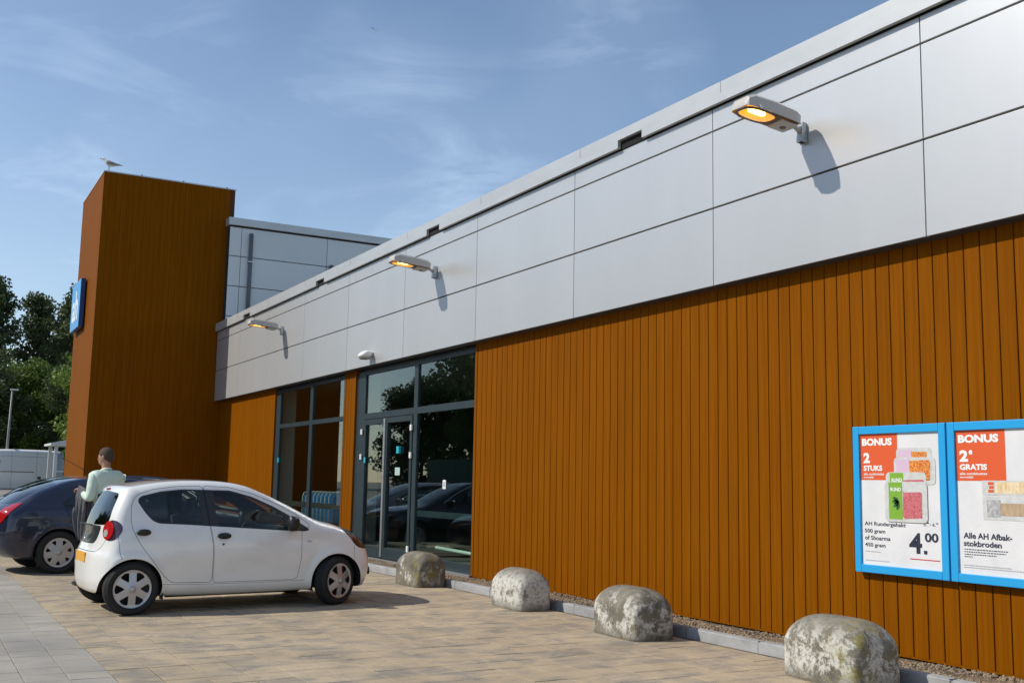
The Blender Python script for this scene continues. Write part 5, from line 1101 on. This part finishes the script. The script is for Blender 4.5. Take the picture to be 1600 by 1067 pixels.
for s_, n_ in ((1, 'L'), (-1, 'R')):
    sh_, el, wr_, hd = arms[s_]; nodes['sh'+n_] = ((sh_[0], sh_[1]*.92, 1.39), .045); nodes['el'+n_] = (el, .040); nodes['wr'+n_] = (wr_, .026); nodes['hd'+n_] = (hd, (.020,.040))
    edges += [('chest','sh'+n_), ('sh'+n_,'el'+n_), ('el'+n_,'wr'+n_), ('wr'+n_,'hd'+n_)]
    for k, (dy, ln) in enumerate(((.030, .060), (.010, .072), (-.010, .068), (-.029, .052))):
        a_ = (hd[0]+.045, hd[1]+dy, hd[2]+.004); b_ = (hd[0]+.045+ln*.5, hd[1]+dy*.9, hd[2]-.012); c_ = (hd[0]+.045+ln*.6, hd[1]+dy*.8, hd[2]-.012-ln*.45)
        for q, (pt_, r_) in enumerate(((a_, .010), (b_, .009), (c_, .008))): nodes['f%s%d%d' % (n_, k, q)] = (pt_, r_)
        edges += [('hd'+n_, 'f%s%d0' % (n_, k)), ('f%s%d0' % (n_, k), 'f%s%d1' % (n_, k)), ('f%s%d1' % (n_, k), 'f%s%d2' % (n_, k))]
    nodes['t%s0' % n_] = ((hd[0]-.01, hd[1]-s_*.045, hd[2]+.012), .011); nodes['t%s1' % n_] = ((hd[0]+.035, hd[1]-s_*.058, hd[2]+.016), .009); edges += [('hd'+n_, 't%s0' % n_), ('t%s0' % n_, 't%s1' % n_)]
    ft_ = .13 if s_ > 0 else -.10; nodes['hip'+n_] = ((0, s_*.10, .88), .085); nodes['kn'+n_] = ((ft_*.55+.03, s_*.115, .49), .055); nodes['an'+n_] = ((ft_, s_*.12, .09), .036); nodes['to'+n_] = ((ft_+.14, s_*.135, .04), (.03,.04))
    edges += [('pelvis','hip'+n_), ('hip'+n_,'kn'+n_), ('kn'+n_,'an'+n_), ('an'+n_,'to'+n_)]
bd = skin_mesh('body', nodes, edges, 'pelvis', SKIN, man)
# face, ears, hair turned a little further left than the chest
hd_ = empty('head', (.02, 0, 1.668), R(22), parent=man)
ring_loft('face', [((0, 0, -.11), .01, .01)]*1+[((.0, 0, -.105), .035, .01)], SKIN, hd_, 12)
def ell(name, c, r_, m_, par, n=20, k=14):
    b = MB()
    for i in range(k+1):
        a = math.pi*i/k-math.pi/2
        for j in range(n): t_ = 2*math.pi*j/n; b.v.append((c[0]+r_[0]*math.cos(a)*math.cos(t_), c[1]+r_[1]*math.cos(a)*math.sin(t_), c[2]+r_[2]*math.sin(a)))
    for i in range(k):
        for j in range(n): b.f.append((i*n+j, i*n+(j+1) % n, (i+1)*n+(j+1) % n, (i+1)*n+j))
    return b.build(name, m_, par, smooth=True)
bpy.data.objects.remove([o for o in kids(hd_)][0])
skull = ell('skull', (.0, 0, .0), (.098, .078, .115), SKIN, hd_); ell('jaw', (.035, 0, -.062), (.058, .056, .055), SKIN, hd_)
ring_loft('nose', [((.085, 0, .01), .008, .008), ((.105, 0, -.015), .012, .014), ((.112, 0, -.032), .013, .012), ((.09, 0, -.042), .010, .006)], SKIN, hd_, 8)
for s_ in (-1, 1): ell('ear', (-.005, s_*.080, -.010), (.020, .010, .033), SKIN, hd_, 10, 8); ell('eye', (.083, s_*.030, .008), (.010, .012, .010), mat('eye', (.2, .2, .2), .2), hd_, 8, 6)
ell('mouth', (.093, 0, -.066), (.006, .022, .006), mat('lips', (.36, .14, .11), .5), hd_, 10, 6)
hb = MB()
for i in range(15):
    a = math.pi*i/14-math.pi/2
    for j in range(28):
        t_ = 2*math.pi*j/28; back = -math.cos(t_); lo_ = -.16-.50*max(0, back)+.55*max(0, -back); aa = max(a, lo_*1.15); rr = 1.045+.015*math.sin(9*t_+5*aa)
        if aa > a: rr = 1.0
        hb.v.append((-.004+.1025*rr*math.cos(aa)*math.cos(t_), .0815*rr*math.cos(aa)*math.sin(t_), .004+.119*rr*math.sin(aa)))
for i in range(14):
    for j in range(28): hb.f.append((i*28+j, i*28+(j+1) % 28, (i+1)*28+(j+1) % 28, (i+1)*28+j))
hb.build('hair', HAIR, hd_, smooth=True)
sn = {'hem': ((0,0,.90), (.165,.125)), 'waist': ((0,0,1.04), (.175,.135)), 'belly': ((.01,0,1.16), (.19,.165)), 'chest': ((-.02,0,1.33), (.215,.165)), 'upp': ((-.02,0,1.43), (.19,.14)), 'col': ((-.010,0,1.49), (.088,.088)), 'col2': ((.0,0,1.53), (.066,.060))}
se = [('hem','waist'), ('waist','belly'), ('belly','chest'), ('chest','upp'), ('upp','col'), ('col','col2')]
for s_, n_ in ((1, 'L'), (-1, 'R')):
    sh_, el, wr_, hd = arms[s_]; mid = tuple((a+b)/2 for a, b in zip(sh_, el)); m2 = tuple((a+b)/2 for a, b in zip(el, wr_)); wc = tuple(a*.12+b*.88 for a, b in zip(el, wr_))
    sn['s'+n_] = (sh_, .075); sn['m'+n_] = (mid, .072); sn['e'+n_] = (el, .060); sn['q'+n_] = (m2, .055); sn['w'+n_] = (wc, .040); se += [('upp','s'+n_), ('s'+n_,'m'+n_), ('m'+n_,'e'+n_), ('e'+n_,'q'+n_), ('q'+n_,'w'+n_)]
skin_mesh('shirt', sn, se, 'waist', SHIRT, man)
tn = {'w': ((0,0,.99), (.150,.115)), 'p': ((0,0,.90), (.165,.125))}; te = [('w','p')]
for s_, n_ in ((1, 'L'), (-1, 'R')):
    k_ = nodes['kn'+n_][0]; a_ = nodes['an'+n_][0]; tn['h'+n_] = ((0, s_*.105, .80), .098); tn['k'+n_] = (k_, .076); tn['c'+n_] = ((a_[0]*.6+k_[0]*.4, a_[1], .28), .068); tn['a'+n_] = ((a_[0], a_[1], .085), .062); te += [('p','h'+n_), ('h'+n_,'k'+n_), ('k'+n_,'c'+n_), ('c'+n_,'a'+n_)]
    b = ring_loft('shoe', [((a_[0]-.085, s_*.12, .04), .02, .028), ((a_[0]-.06, s_*.12, .05), .038, .05), ((a_[0]+.03, s_*.125, .055), .042, .055), ((a_[0]+.12, s_*.135, .038), .046, .036), ((a_[0]+.185, s_*.14, .030), .034, .026), ((a_[0]+.215, s_*.142, .024), .008, .012)], SHOE, man, 16)
skin_mesh('trousers', tn, te, 'w', TROU, man)
jk = tag(empty('jacket', man.location[:]), 'crumpled grey jacket draped over the forearm of the man', 'jacket'); jk.rotation_euler = man.rotation_euler; jk.scale = man.scale
V = []; nu, nvv = 30, 40; rs = np.random.RandomState(5); ph = rs.rand(6)*6
for j in range(nvv+1):
    q = j/nvv*2-1            # -1 outer hem, 0 over the arm, 1 inner hem
    side_ = 1 if q < 0 else -1; dpt = abs(q)
    for i in range(nu+1):
        u_ = i/nu; ln = (.66 if side_ > 0 else .50)*(1-.18*abs(u_-.45))+.05*math.sin(5*u_+ph[0])
        fold = .028*math.sin(15*u_+ph[1]+2*dpt)+.015*math.sin(31*u_+ph[2]-3*dpt); x = .03+.235*u_*(1-.30*dpt)+.03*math.sin(3.5*dpt+ph[3])*dpt-.05*dpt
        top = 1.165+.07*u_+.052; y = .215-.06*u_*.4+side_*(.050*min(1, dpt*5)+fold*min(1, dpt*2.5)); z = top-.05*(min(1, dpt*6)**2)-ln*max(0, dpt-.05)
        V.append((x, y, z))
F_ = [(j*(nu+1)+i, j*(nu+1)+i+1, (j+1)*(nu+1)+i+1, (j+1)*(nu+1)+i) for j in range(nvv) for i in range(nu)]
me = bpy.data.meshes.new('cloth'); me.from_pydata(V, [], F_); me.materials.append(JACK); me.polygons.foreach_set('use_smooth', [True]*len(F_)); me.update(); o = put('cloth', me, jk); so = o.modifiers.new('thick', 'SOLIDIFY'); so.thickness = .012; so.offset = 0
sl_ = ring_loft('sleeve', [((.22, .25, .98), .05, .045), ((.20, .26, .88), .06, .05), ((.16, .26, .76), .058, .05), ((.13, .25, .66), .05, .04), ((.12, .25, .60), .03, .02)], JACK, jk, 14)
